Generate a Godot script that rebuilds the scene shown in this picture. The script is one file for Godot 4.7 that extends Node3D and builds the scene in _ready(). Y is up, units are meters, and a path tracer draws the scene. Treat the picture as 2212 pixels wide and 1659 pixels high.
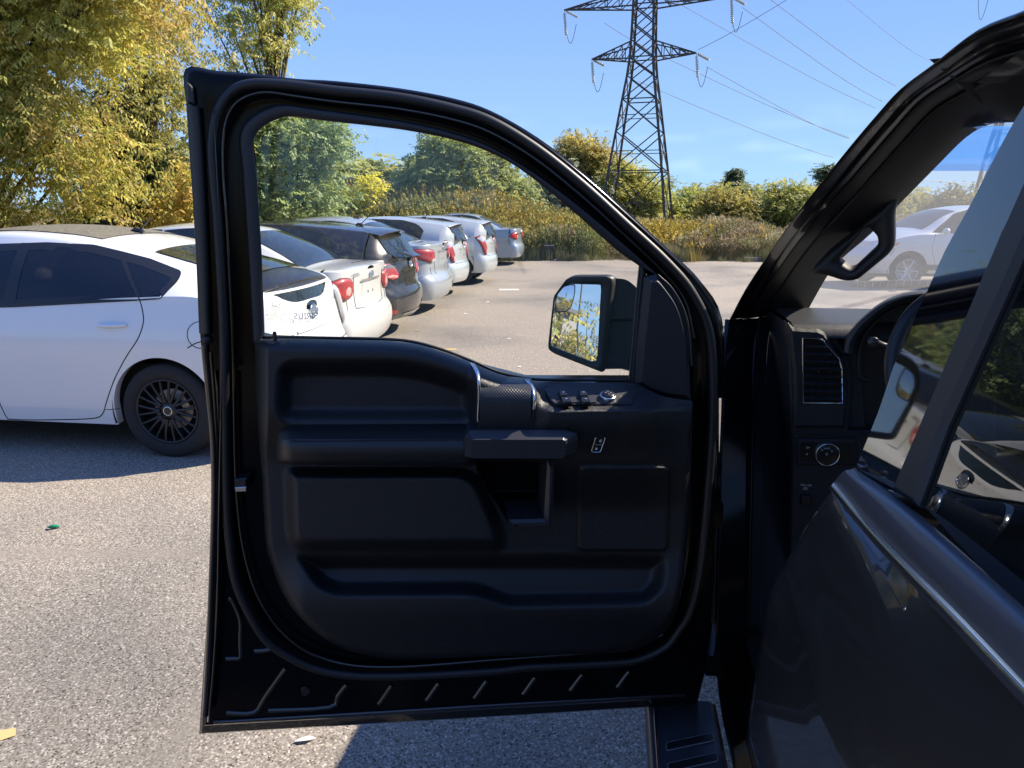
extends Node3D
# A pickup's open door seen from beside the truck, a row of parked cars beyond its window, trees, field and pylons.
# Photo measurements are given in pixels of a 2212 x 1659 copy of the photograph and turned into metres by the frames below.

const FOCAL := 1628.0
const PITCH := 13.2
const EYE := Vector3(0, 1.62, 0)
const AXIS := 7.8                      # the truck and the aisle point this many degrees right of the lens

var rng := RandomNumberGenerator.new()
var M := {}
var ahead: Vector3                     # along the aisle, away from the eye
var across: Vector3                    # to the right, square to the aisle
var back: Vector3                      # along the aisle, towards the eye
var unit_box := BoxMesh.new()
var truck_base := Vector3(1.25, 0, -0.6)

# ---------------------------------------------------------------- measuring

func look(px: float, py: float) -> Vector3:     # direction of a pixel, scaled so that it goes one metre ahead
	var s := sin(deg_to_rad(PITCH))
	var c := cos(deg_to_rad(PITCH))
	var u := px - 1106.0
	var v := py - 829.5
	var fwd := FOCAL * c - v * s
	return Vector3(u / fwd, -(FOCAL * s + v * c) / fwd, -1.0)

func at(px: float, py: float, d: float) -> Vector3:
	return EYE + look(px, py) * d

func on_ground(px: float, py: float, h := 0.0) -> Vector3:
	var r := look(px, py)
	return EYE + r * ((h - EYE.y) / r.y)

class Fr:                              # a working plane: origin, two axes in it and its normal
	var t: Transform3D
	var inv: Transform3D
	func _init(o: Vector3, u: Vector3, w: Vector3) -> void:
		w = w.normalized()
		u = (u - w * u.dot(w)).normalized()
		t = Transform3D(Basis(u, w.cross(u), w), o)
		inv = t.affine_inverse()

func fp(f: Fr, px: float, py: float, w := 0.0) -> Vector3:   # a pixel on the plane w metres in front of the frame, in the frame's own axes
	var o := f.inv * EYE
	var r := f.inv.basis * look(px, py)
	return o + r * ((w - o.z) / r.z)

func pl(s: String) -> PackedVector2Array:
	var a := s.split_floats(" ", false)
	var out := PackedVector2Array()
	for i in a.size() / 2:
		out.append(Vector2(a[i * 2], a[i * 2 + 1]))
	return out

func fpoly(f: Fr, px: PackedVector2Array, w: float) -> PackedVector2Array:
	var out := PackedVector2Array()
	for p in px:
		var q := fp(f, p.x, p.y, w)
		out.append(Vector2(q.x, q.y))
	return out

func curve(p: PackedVector2Array, n: int, closed := false) -> PackedVector2Array:   # Catmull-Rom through the points
	var out := PackedVector2Array()
	var k := p.size()
	for i in (k if closed else k - 1):
		var a := p[(i - 1 + k) % k] if closed or i > 0 else p[0] * 2.0 - p[1]
		var b := p[i]
		var c := p[(i + 1) % k]
		var d := p[(i + 2) % k] if closed or i + 2 < k else c * 2.0 - b
		for j in n:
			out.append(b.cubic_interpolate(c, a, d, float(j) / n))
	if not closed:
		out.append(p[k - 1])
	return out

func curve3(p: PackedVector3Array, n: int) -> PackedVector3Array:
	var out := PackedVector3Array()
	var k := p.size()
	for i in k - 1:
		var a := p[i - 1] if i > 0 else p[0] * 2.0 - p[1]
		var d := p[i + 2] if i + 2 < k else p[k - 1] * 2.0 - p[k - 2]
		for j in n:
			out.append(p[i].cubic_interpolate(p[i + 1], a, d, float(j) / n))
	out.append(p[k - 1])
	return out

func rounded(p: PackedVector2Array, r: float, n := 5) -> PackedVector2Array:       # corners rounded by about r
	var out := PackedVector2Array()
	var k := p.size()
	for i in k:
		var a := p[(i - 1 + k) % k]
		var b := p[i]
		var c := p[(i + 1) % k]
		var ra := minf(r, a.distance_to(b) * 0.45)
		var rc := minf(r, c.distance_to(b) * 0.45)
		var s := b + (a - b).normalized() * ra
		var e := b + (c - b).normalized() * rc
		for j in n + 1:
			var t := float(j) / n
			out.append(s * (1 - t) * (1 - t) + b * 2.0 * t * (1 - t) + e * t * t)
	return out

func tab(t: PackedVector2Array, x: float) -> float:   # smooth table look-up without overshoot
	var k := t.size()
	if x <= t[0].x:
		return t[0].y
	if x >= t[k - 1].x:
		return t[k - 1].y
	var i := 0
	while x > t[i + 1].x:
		i += 1
	var h := t[i + 1].x - t[i].x
	var u := (x - t[i].x) / h
	var s := (t[i + 1].y - t[i].y) / h
	var s0 := s if i == 0 else (t[i].y - t[i - 1].y) / (t[i].x - t[i - 1].x)
	var s1 := s if i + 2 >= k else (t[i + 2].y - t[i + 1].y) / (t[i + 2].x - t[i + 1].x)
	var m0 := 0.0 if s0 * s <= 0 else 2.0 * s0 * s / (s0 + s)
	var m1 := 0.0 if s1 * s <= 0 else 2.0 * s1 * s / (s1 + s)
	var u2 := u * u
	var u3 := u2 * u
	return t[i].y * (2 * u3 - 3 * u2 + 1) + h * m0 * (u3 - 2 * u2 + u) + t[i + 1].y * (3 * u2 - 2 * u3) + h * m1 * (u3 - u2)

func inset(p: PackedVector2Array, d: float) -> PackedVector2Array:
	var out := PackedVector2Array()
	var k := p.size()
	var area := 0.0
	for i in k:
		area += p[i].cross(p[(i + 1) % k])
	var sg := signf(area)
	for i in k:
		var e0 := (p[i] - p[(i - 1 + k) % k]).normalized()
		var e1 := (p[(i + 1) % k] - p[i]).normalized()
		var n0 := Vector2(-e0.y, e0.x) * sg
		var n1 := Vector2(-e1.y, e1.x) * sg
		var m := (n0 + n1)
		var l := m.length_squared()
		out.append(p[i] + (m * (2.0 / l) * d if l > 0.3 else n0 * d))
	return out

# signed distance to a polygon, positive inside
func inside_by(p: PackedVector2Array, q: Vector2) -> float:
	var best := 1e9
	var ins := false
	var k := p.size()
	var j := k - 1
	for i in k:
		var a := p[i]
		var b := p[j]
		var ab := b - a
		var aq := q - a
		var t := clampf(aq.dot(ab) / ab.length_squared(), 0.0, 1.0)
		best = minf(best, (aq - ab * t).length_squared())
		if (a.y > q.y) != (b.y > q.y) and q.x < (b.x - a.x) * (q.y - a.y) / (b.y - a.y) + a.x:
			ins = not ins
		j = i
	return sqrt(best) * (1.0 if ins else -1.0)

# ---------------------------------------------------------------- mesh collecting

class MB:
	var v := PackedVector3Array()
	var t := PackedInt32Array()
	var c := PackedColorArray()

	func tri(a: Vector3, b: Vector3, d: Vector3) -> void:
		var k := v.size()
		v.append(a); v.append(b); v.append(d)
		t.append(k); t.append(k + 1); t.append(k + 2)

	func quad(a: Vector3, b: Vector3, d: Vector3, e: Vector3) -> void:
		var k := v.size()
		v.append(a); v.append(b); v.append(d); v.append(e)
		for i in [0, 1, 2, 0, 2, 3]:
			t.append(k + i)

	func grid(rows: Array, wrap := false, keep = null) -> void:
		var k := v.size()
		var w: int = rows[0].size()
		for r in rows:
			v.append_array(r)
		for i in rows.size() - 1:
			for j in (w if wrap else w - 1):
				if keep != null and not keep.call(i, j):
					continue
				var j2 := (j + 1) % w
				var a := k + i * w + j
				var b := k + i * w + j2
				var d := k + (i + 1) * w + j2
				var e := k + (i + 1) * w + j
				t.append(a); t.append(b); t.append(d)
				t.append(a); t.append(d); t.append(e)

	func fan(p: PackedVector3Array) -> void:
		var k := v.size()
		var m := Vector3()
		for q in p:
			m += q
		v.append_array(p)
		v.append(m / p.size())
		for i in p.size():
			t.append(k + i); t.append(k + (i + 1) % p.size()); t.append(k + p.size())

	func box(o: Vector3, size: Vector3, b := Basis()) -> void:
		var x := b.x * size.x / 2
		var y := b.y * size.y / 2
		var z := b.z * size.z / 2
		quad(o - x - y + z, o + x - y + z, o + x + y + z, o - x + y + z)
		quad(o + x - y - z, o - x - y - z, o - x + y - z, o + x + y - z)
		quad(o - x + y + z, o + x + y + z, o + x + y - z, o - x + y - z)
		quad(o - x - y - z, o + x - y - z, o + x - y + z, o - x - y + z)
		quad(o + x - y + z, o + x - y - z, o + x + y - z, o + x + y + z)
		quad(o - x - y - z, o - x - y + z, o - x + y + z, o - x + y - z)

	func tube(p: PackedVector3Array, r: Variant, seg := 8, closed := false, flat := 1.0, caps := true) -> void:
		var rows := []
		var k := p.size()
		var side := Vector3()
		for i in k:
			var d := ((p[(i + 1) % k] if closed or i < k - 1 else p[i]) - (p[(i - 1 + k) % k] if closed or i > 0 else p[i])).normalized()
			if side == Vector3():
				side = d.cross(Vector3.UP if absf(d.y) < 0.9 else Vector3.RIGHT).normalized()
			side = (side - d * side.dot(d)).normalized()
			var up := d.cross(side)
			var rr: float = r[i] if r is PackedFloat32Array else r
			var row := PackedVector3Array()
			for j in seg:
				var a := TAU * j / seg
				row.append(p[i] + (side * cos(a) + up * sin(a) * flat) * rr)
			rows.append(row)
		if closed:
			rows.append(rows[0])
		grid(rows, true)
		if caps and not closed:
			fan(rows[0])
			fan(rows[k - 1])

	func lathe(prof: PackedVector2Array, seg: int, x := Transform3D(), from := 0.0, sweep := TAU) -> void:   # x of the profile is the radius, y runs along the axis z
		var rows := []
		var whole := is_equal_approx(sweep, TAU)
		for q in prof:
			var row := PackedVector3Array()
			for j in (seg if whole else seg + 1):
				var a := from + sweep * j / seg
				row.append(x * Vector3(q.x * cos(a), q.x * sin(a), q.y))
			rows.append(row)
		grid(rows, whole)

	# a flat shape in the xy plane of x, drawn out from z0 to z1, its front edge bevelled
	func prism(p: PackedVector2Array, z0: float, z1: float, bevel := 0.0, x := Transform3D(), inner := PackedVector2Array(), backed := true) -> void:
		var k := p.size()
		var f := inner if inner.size() == k else p
		var idx := Geometry2D.triangulate_polygon(f)
		for share in [.6, .35, .15, 0.0]:           # a bevel too wide for the outline is narrowed
			if idx.size() / 3 >= k - 2:
				break
			f = p.duplicate()
			for i in k:
				f[i] = p[i].lerp(inner[i], share)
			idx = Geometry2D.triangulate_polygon(f)
		var mid := z1 - bevel
		var rows := [PackedVector3Array(), PackedVector3Array(), PackedVector3Array()]
		for i in k:
			rows[0].append(x * Vector3(p[i].x, p[i].y, z0))
			rows[1].append(x * Vector3(p[i].x, p[i].y, mid))
			rows[2].append(x * Vector3(f[i].x, f[i].y, z1))
		for j in 2:
			if j == 1 and bevel <= 0.0:
				continue
			for i in k:
				var i2 := (i + 1) % k
				quad(rows[j][i], rows[j][i2], rows[j + 1][i2], rows[j + 1][i])
		for i in idx.size() / 3:
			var q := [f[idx[i * 3]], f[idx[i * 3 + 1]], f[idx[i * 3 + 2]]]
			tri(x * Vector3(q[0].x, q[0].y, z1), x * Vector3(q[1].x, q[1].y, z1), x * Vector3(q[2].x, q[2].y, z1))
			if backed:
				q = [p[idx[i * 3]], p[idx[i * 3 + 1]], p[idx[i * 3 + 2]]]
				tri(x * Vector3(q[0].x, q[0].y, z0), x * Vector3(q[2].x, q[2].y, z0), x * Vector3(q[1].x, q[1].y, z0))

	func ball(o: Vector3, r: Vector3, seg := 12) -> void:
		var rows := []
		for i in seg / 2 + 1:
			var a := PI * i / (seg / 2)
			var row := PackedVector3Array()
			for j in seg:
				var b := TAU * j / seg
				row.append(o + Vector3(r.x * sin(a) * cos(b), r.y * cos(a), r.z * sin(a) * sin(b)))
			rows.append(row)
		grid(rows, true)

	func done() -> ArrayMesh:
		var n := PackedVector3Array()
		n.resize(v.size())
		for i in t.size() / 3:
			var a := t[i * 3]
			var b := t[i * 3 + 1]
			var d := t[i * 3 + 2]
			var f := (v[d] - v[a]).cross(v[b] - v[a])
			n[a] += f
			n[b] += f
			n[d] += f
		for i in n.size():
			n[i] = n[i].normalized() if n[i].length_squared() > 1e-20 else Vector3.UP
		var arr := []
		arr.resize(Mesh.ARRAY_MAX)
		arr[Mesh.ARRAY_VERTEX] = v
		arr[Mesh.ARRAY_NORMAL] = n
		arr[Mesh.ARRAY_INDEX] = t
		if c.size() == v.size():
			arr[Mesh.ARRAY_COLOR] = c
		var m := ArrayMesh.new()
		if v.size():
			m.add_surface_from_arrays(Mesh.PRIMITIVE_TRIANGLES, arr)
		return m

# ---------------------------------------------------------------- objects and parts

func tag(o: Node3D, label := "", category := "", group := "", kind := "") -> Node3D:
	if label: o.set_meta("label", label)
	if category: o.set_meta("category", category)
	if group: o.set_meta("group", group)
	if kind: o.set_meta("kind", kind)
	return o

var taken := {}
func numbered(called: String, under: Node) -> String:
	var key := str(under.get_instance_id()) + called
	var n: int = taken.get(key, 0)
	taken[key] = n + 1
	return called if n == 0 else "%s_%03d" % [called, n]

func thing(called: String, label: String, category: String, where := Transform3D(), group := "") -> Node3D:
	var o := Node3D.new()
	o.name = numbered(called, self)
	add_child(o, true)
	o.transform = where
	tag(o, label, category, group)
	return o

func part(parent: Node, called: String, mesh: Variant, m: Material, x := Transform3D()) -> MeshInstance3D:
	var o := MeshInstance3D.new()
	o.name = numbered(called, parent)
	o.mesh = mesh.done() if mesh is MB else mesh
	o.material_override = m
	o.transform = x
	parent.add_child(o, true)
	return o

func bar(parent: Node, called: String, a: Vector3, b: Vector3, w: float, m: Material) -> void:   # a steel member, in the parent's axes
	var d := b - a
	var y := d.normalized()
	var z := y.cross(Vector3.RIGHT if absf(y.x) < 0.8 else Vector3.UP).normalized()
	part(parent, called, unit_box, m, Transform3D(Basis(y.cross(z) * w, d, z * w), (a + b) / 2))

func rgbl(r: float, g: float, b: float, a := 1.0) -> Color:    # linear to what albedo_color takes
	var c := Color(r, g, b).linear_to_srgb()
	c.a = a
	return c

func mat(called: String, c: Color, rough := 0.6, metal := 0.0) -> StandardMaterial3D:
	var m := StandardMaterial3D.new()
	m.resource_name = called
	m.albedo_color = c
	m.roughness = rough
	m.metallic = metal
	M[called] = m
	return m

func noise(freq: float, kind := FastNoiseLite.TYPE_SIMPLEX_SMOOTH, octaves := 4, seed_ := 1) -> FastNoiseLite:
	var n := FastNoiseLite.new()
	n.noise_type = kind
	n.frequency = freq
	n.seed = seed_
	n.fractal_octaves = octaves
	if octaves <= 1:
		n.fractal_type = FastNoiseLite.FRACTAL_NONE
	return n

func ntex(n: FastNoiseLite, size: int, ramp: Array = []) -> NoiseTexture2D:
	var t := NoiseTexture2D.new()
	t.width = size
	t.height = size
	t.seamless = true
	t.noise = n
	if ramp.size():
		var g := Gradient.new()
		var off := PackedFloat32Array()
		var col := PackedColorArray()
		for r in ramp:
			off.append(r[0])
			col.append(r[1])
		g.offsets = off
		g.colors = col
		t.color_ramp = g
	return t

# ---------------------------------------------------------------- materials

func make_materials() -> void:
	var m: StandardMaterial3D
	# asphalt: stones of a few millimetres in a grey binder, worn in large soft patches
	var stones := noise(0.21, FastNoiseLite.TYPE_CELLULAR, 1, 3)
	stones.cellular_return_type = FastNoiseLite.RETURN_CELL_VALUE
	m = mat("asphalt", Color.WHITE, 0.93)
	m.albedo_texture = ntex(stones, 2048, [[0.0, rgbl(.03, .026, .02)], [0.06, rgbl(.12, .105, .085)], [0.2, rgbl(.19, .167, .138)], [0.7, rgbl(.25, .222, .185)], [0.88, rgbl(.33, .295, .25)], [1.0, rgbl(.52, .475, .41)]])
	m.uv1_triplanar = true
	m.uv1_world_triplanar = true
	m.uv1_scale = Vector3.ONE / 2.3
	var pits := noise(0.11, FastNoiseLite.TYPE_CELLULAR, 2, 5)
	pits.cellular_return_type = FastNoiseLite.RETURN_DISTANCE
	m.heightmap_enabled = true
	m.heightmap_texture = ntex(pits, 1024, [[0.0, Color.WHITE], [0.5, Color(.6, .6, .6)], [1.0, Color.BLACK]])
	m.heightmap_scale = 0.35
	m.detail_enabled = true
	m.detail_blend_mode = BaseMaterial3D.BLEND_MODE_MUL
	m.detail_uv_layer = BaseMaterial3D.DETAIL_UV_2
	m.detail_albedo = ntex(noise(0.006, FastNoiseLite.TYPE_SIMPLEX_SMOOTH, 6, 8), 1024, [[0.0, Color(.74, .75, .77)], [0.45, Color(.93, .93, .93)], [0.62, Color(.99, .98, .97)], [1.0, Color(1, .99, .97)]])
	m.uv2_triplanar = true
	m.uv2_world_triplanar = true
	m.uv2_scale = Vector3.ONE / 19.0
	# soil under the field
	m = mat("soil", Color.WHITE, 1.0)
	m.albedo_texture = ntex(noise(0.02, FastNoiseLite.TYPE_SIMPLEX_SMOOTH, 6, 11), 512, [[0.0, rgbl(.05, .042, .022)], [0.5, rgbl(.1, .085, .045)], [1.0, rgbl(.19, .15, .085)]])
	m.uv1_triplanar = true
	m.uv1_world_triplanar = true
	m.uv1_scale = Vector3.ONE / 5.0
	m = mat("sand", Color.WHITE, 1.0)
	m.albedo_texture = ntex(noise(0.03, FastNoiseLite.TYPE_SIMPLEX_SMOOTH, 6, 12), 512, [[0.0, rgbl(.16, .12, .07)], [1.0, rgbl(.28, .22, .14)]])
	m.uv1_triplanar = true
	m.uv1_world_triplanar = true
	m.uv1_scale = Vector3.ONE / 3.0
	# the truck
	m = mat("black_paint", rgbl(.0035, .0035, .004), 0.3)
	m.clearcoat_enabled = true
	m.clearcoat = 1.0
	m.clearcoat_roughness = 0.02
	m = mat("gloss_panel", rgbl(.004, .004, .005), 0.03)
	m.metallic_specular = 0.85
	m = mat("dusty_paint", rgbl(.0085, .0088, .0098), 0.45)
	m.clearcoat_enabled = true
	m.clearcoat = 0.75
	m.clearcoat_roughness = 0.05
	m = mat("jamb_paint", rgbl(.003, .003, .0035), 0.16)
	m.metallic_specular = 0.27
	# grained plastics: one grain, two sizes
	var grain := noise(0.09, FastNoiseLite.TYPE_CELLULAR, 1, 21)
	grain.cellular_return_type = FastNoiseLite.RETURN_DISTANCE2_SUB
	var grain_tex := ntex(grain, 512)
	for d in [["door_plastic", rgbl(.0062, .0068, .0082), 0.46, 0.1], ["soft_vinyl", rgbl(.008, .0086, .0098), 0.42, 0.06], ["dash_vinyl", rgbl(.026, .028, .032), 0.45, 0.05], ["mirror_plastic", rgbl(.018, .019, .02), 0.5, 0.06]]:
		m = mat(d[0], d[1], d[2])
		m.heightmap_enabled = true
		m.heightmap_texture = grain_tex
		m.heightmap_scale = d[3]
		m.uv1_triplanar = true
		m.uv1_scale = Vector3.ONE * 9.0
	m = mat("woven_vinyl", rgbl(.016, .018, .021), 0.4)
	var dots := Image.create(16, 16, false, Image.FORMAT_L8)
	for y in 16:
		for x in 16:
			var h := 0.5 + 0.25 * cos(TAU * (x + y) / 16.0) + 0.25 * cos(TAU * (x - y) / 16.0)
			dots.set_pixel(x, y, Color(h, h, h))
	m.heightmap_enabled = true
	m.heightmap_texture = ImageTexture.create_from_image(dots)
	m.heightmap_scale = 0.08
	m.uv1_triplanar = true
	m.uv1_scale = Vector3.ONE * 180.0
	mat("smooth_plastic", rgbl(.022, .023, .027), 0.36)
	mat("pillar_plastic", rgbl(.012, .0125, .0145), 0.55)
	mat("dark_plastic", rgbl(.008, .0085, .0095), 0.5)
	mat("rubber", rgbl(.007, .0072, .008), 0.48)
	mat("moulding_black", rgbl(.06, .066, .082), 0.36)
	mat("applique", rgbl(.014, .0138, .014), 0.45)
	mat("switch_black", rgbl(.008, .008, .009), 0.28)
	mat("print_white", rgbl(.6, .6, .6), 0.6)
	mat("chrome", rgbl(.75, .77, .8), 0.09, 1.0)
	mat("satin_chrome", rgbl(.55, .6, .68), 0.25, 1.0)
	mat("mirror_silver", rgbl(.9, .92, .93), 0.004, 1.0)
	mat("steel_bright", rgbl(.5, .5, .5), 0.3, 1.0)
	m = mat("window_glass", rgbl(.2, .3, .22, .08), 0.01)
	m.transparency = BaseMaterial3D.TRANSPARENCY_ALPHA
	m = mat("privacy_glass", rgbl(.004, .005, .005, .86), 0.01)
	m.transparency = BaseMaterial3D.TRANSPARENCY_ALPHA
	m = mat("tinted_glass", rgbl(.004, .005, .008, .9), 0.012)
	m.transparency = BaseMaterial3D.TRANSPARENCY_ALPHA
	m = mat("clear_glass", rgbl(.3, .36, .36, .05), 0.01)
	m.transparency = BaseMaterial3D.TRANSPARENCY_ALPHA
	m = mat("shade_band_glass", rgbl(.02, .15, .4, .6), 0.02)
	m.backlight_enabled = true
	m.backlight = Color(.22, .46, .74)
	m.transparency = BaseMaterial3D.TRANSPARENCY_ALPHA
	m = mat("window_dust", rgbl(.62, .64, .62, .27), 0.9)
	m.backlight_enabled = true
	m.backlight = Color(.8, .8, .8)
	m.transparency = BaseMaterial3D.TRANSPARENCY_ALPHA
	m = mat("sticker_film", rgbl(.75, .8, .8, .22), 0.6)
	m.transparency = BaseMaterial3D.TRANSPARENCY_ALPHA
	mat("sticker_blue", rgbl(.02, .2, .36), 0.6)
	mat("print_teal", rgbl(.03, .12, .13), 0.7)
	mat("step_rubber", rgbl(.012, .0125, .014), 0.5)
	mat("step_edge", rgbl(.2, .21, .23), 0.35)
	mat("step_top", rgbl(.045, .05, .06), 0.3)
	mat("headliner", rgbl(.05, .05, .052), 0.95)
	# the parked cars
	for d in [["white_paint", rgbl(.7, .71, .71)], ["cream_paint", rgbl(.5, .515, .5)], ["silver_paint", rgbl(.36, .4, .43)], ["pale_silver_paint", rgbl(.5, .54, .54)], ["blue_silver_paint", rgbl(.3, .36, .42)], ["charcoal_paint", rgbl(.018, .017, .017)], ["suv_paint", rgbl(.55, .58, .6)], ["dark_paint", rgbl(.03, .035, .045)]]:
		m = mat(d[0], d[1], 0.35)
		m.clearcoat_enabled = true
		m.clearcoat = 1.0
		m.clearcoat_roughness = 0.04
	for c in ["silver_paint", "pale_silver_paint", "blue_silver_paint", "charcoal_paint", "suv_paint"]:
		M[c].metallic = 0.35
	mat("car_glass", rgbl(.012, .017, .02), 0.015)
	mat("car_black", rgbl(.012, .012, .013), 0.3)
	mat("underbody", rgbl(.012, .012, .012), 0.9)
	mat("seam", rgbl(.02, .02, .022), 0.8)
	mat("tyre", rgbl(.016, .016, .017), 0.85)
	mat("rim_black", rgbl(.012, .012, .014), 0.4)
	mat("rim_silver", rgbl(.5, .5, .52), 0.3, 0.8)
	mat("brake", rgbl(.3, .27, .25), 0.45, 0.7)
	m = mat("lens_red", rgbl(.3, .006, .01), 0.1)
	m.clearcoat_enabled = true
	m.clearcoat = 1.0
	m = mat("lens_bright_red", rgbl(.6, .015, .012), 0.1)
	m = mat("lens_clear", rgbl(.62, .63, .65), 0.08, 0.4)
	m = mat("lens_pink", rgbl(.66, .3, .28), 0.12)
	mat("lens_smoke", rgbl(.2, .19, .19), 0.08, 0.3)
	mat("lens_amber", rgbl(.7, .2, .03), 0.15)
	m = mat("solar_roof", Color.WHITE, 0.7)
	m.albedo_texture = ntex(noise(0.05, FastNoiseLite.TYPE_SIMPLEX_SMOOTH, 6, 31), 512, [[0.0, rgbl(.06, .055, .04)], [0.5, rgbl(.13, .12, .085)], [1.0, rgbl(.2, .18, .13)]])
	m.uv1_triplanar = true
	# pylons
	mat("pylon_steel", rgbl(.075, .066, .056), 0.7, 0.2)
	mat("pylon_pale", rgbl(.26, .26, .25), 0.6, 0.3)
	mat("insulator", rgbl(.55, .56, .5), 0.25)
	mat("wire", rgbl(.1, .1, .11), 0.5, 0.5)
	# plants
	mat("bark", rgbl(.075, .062, .048), 0.95)
	m = mat("leaf", Color.WHITE, 0.6)
	m.vertex_color_use_as_albedo = true
	m.backlight_enabled = true
	m.backlight = Color(.98, .98, .98)
	m = mat("straw", Color.WHITE, 0.9)
	m.vertex_color_use_as_albedo = true
	m.backlight_enabled = true
	m.backlight = Color(.6, .6, .6)
	mat("paint_line", rgbl(.5, .48, .42), 0.9)
	mat("paint_yellow", rgbl(.42, .32, .14), 0.9)
	mat("paper", rgbl(.72, .72, .7), 0.9)
	mat("green_plastic", rgbl(.01, .2, .1), 0.4)
	mat("fence_wire", rgbl(.25, .25, .24), 0.5, 0.6)
	mat("concrete", rgbl(.3, .29, .27), 0.95)
	mat("pale_wall", rgbl(.3, .31, .32), 0.9)

# ---------------------------------------------------------------- the scene

func _ready() -> void:
	rng.seed = 7
	var a := deg_to_rad(AXIS)
	ahead = Vector3(sin(a), 0, -cos(a))
	back = -ahead
	across = Vector3(cos(a), 0, sin(a))
	var cam := Camera3D.new()
	cam.name = "camera"
	cam.position = EYE
	cam.rotation_degrees.x = -PITCH
	cam.fov = 54.0
	cam.near = 0.05
	cam.far = 900.0
	add_child(cam)
	cam.current = true
	var sky := ProceduralSkyMaterial.new()
	sky.sky_top_color = Color(.36, .5, .79)
	sky.sky_horizon_color = Color(.585, .73, .85)
	sky.sky_curve = 0.16
	sky.ground_bottom_color = Color(.3, .28, .26)
	sky.ground_horizon_color = Color(.55, .58, .6)
	sky.sky_cover = wisps()
	sky.sky_cover_modulate = Color(1, 1, 1, 1)
	var env := Environment.new()
	env.background_mode = Environment.BG_SKY
	env.sky = Sky.new()
	env.sky.sky_material = sky
	env.background_energy_multiplier = 0.62
	env.tonemap_mode = Environment.TONE_MAPPER_LINEAR
	env.tonemap_exposure = 2.68
	env.sdfgi_enabled = true
	env.ssao_enabled = true
	env.ssil_enabled = true
	var w := WorldEnvironment.new()
	w.name = "world"
	w.environment = env
	add_child(w)
	var sun := DirectionalLight3D.new()
	sun.name = "sun"
	sun.light_energy = 1.42
	sun.light_color = Color(1, .95, .87)
	sun.light_angular_distance = 0.5
	sun.sky_mode = DirectionalLight3D.SKY_MODE_LIGHT_ONLY
	sun.shadow_enabled = true
	add_child(sun)
	sun.look_at_from_position(Vector3.ZERO, Vector3(-1.04, -1, .42))
	make_materials()
	build_setting()
	build_truck()
	build_cars()
	build_pylons()
	build_trees()
	build_field()
	build_small_things()

func wisps() -> ImageTexture:      # thin cloud low over the trees, all round
	var im := Image.create(1024, 512, false, Image.FORMAT_RGBA8)
	var n := noise(1.0, FastNoiseLite.TYPE_SIMPLEX_SMOOTH, 5, 41)
	for y in range(210, 256):
		var el := (255.5 - y) / 512.0 * 180.0
		for x in 1024:
			var a := TAU * x / 1024.0
			var s := n.get_noise_3d(cos(a) * 6.0, sin(a) * 6.0, el * 1.1)
			var k := clampf((s - 0.12) * 2.6, 0, 1) * exp(-pow((el - 3.4) / 2.6, 2.0)) * 0.1
			im.set_pixel(x, y, Color(1, .98, .96, k))
	return ImageTexture.create_from_image(im)

# ---------------------------------------------------------------- the truck

var door: Fr

func dloft(f: Fr, rows_in: Array, n: int, sharp := false) -> MB:     # rows of [pixel keys, w]: a skin from row to row
	var m := MB.new()
	var rows := []
	for r in rows_in:
		var px: PackedVector2Array = r[0]
		if not sharp:
			px = curve(px, n)
		var row := PackedVector3Array()
		for q in px:
			row.append(fp(f, q.x, q.y, r[1]))
		rows.append(row)
	m.grid(rows)
	return m

func dtube(f: Fr, px: PackedVector2Array, w: float, r: float, n := 5, seg := 8, flat := 1.0, closed := false) -> MB:
	var m := MB.new()
	var p := PackedVector3Array()
	for q in curve(px, n, closed):
		p.append(fp(f, q.x, q.y, w))
	m.tube(p, r, seg, closed, flat)
	return m

func dprism(f: Fr, px: PackedVector2Array, w0: float, w1: float, bevel := 0.0) -> MB:
	var m := MB.new()
	var p := fpoly(f, px, w1)
	m.prism(p, w0, w1, bevel, Transform3D(), inset(p, bevel) if bevel > 0.0 else PackedVector2Array())
	return m

func shift(p: PackedVector2Array, dx: float, dy: float) -> PackedVector2Array:
	var out := PackedVector2Array()
	for q in p:
		out.append(q + Vector2(dx, dy))
	return out

func build_truck() -> void:
	var root := thing("pickup_truck", "black pickup truck with its front door wide open", "pickup truck", Transform3D(Basis(), truck_base))
	build_front_door(root)
	build_cab(root)
	build_dash(root)
	build_rear_door(root)
	build_truck_rest(root)

func text_mesh(s: String, height: float, depth := 0.0006, fam := "Droid Sans") -> TextMesh:
	var f := SystemFont.new()
	f.font_names = PackedStringArray([fam])
	var t := TextMesh.new()
	t.text = s
	t.font = f
	t.font_size = 32
	t.pixel_size = height / 24.0
	t.depth = depth
	return t

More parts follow.
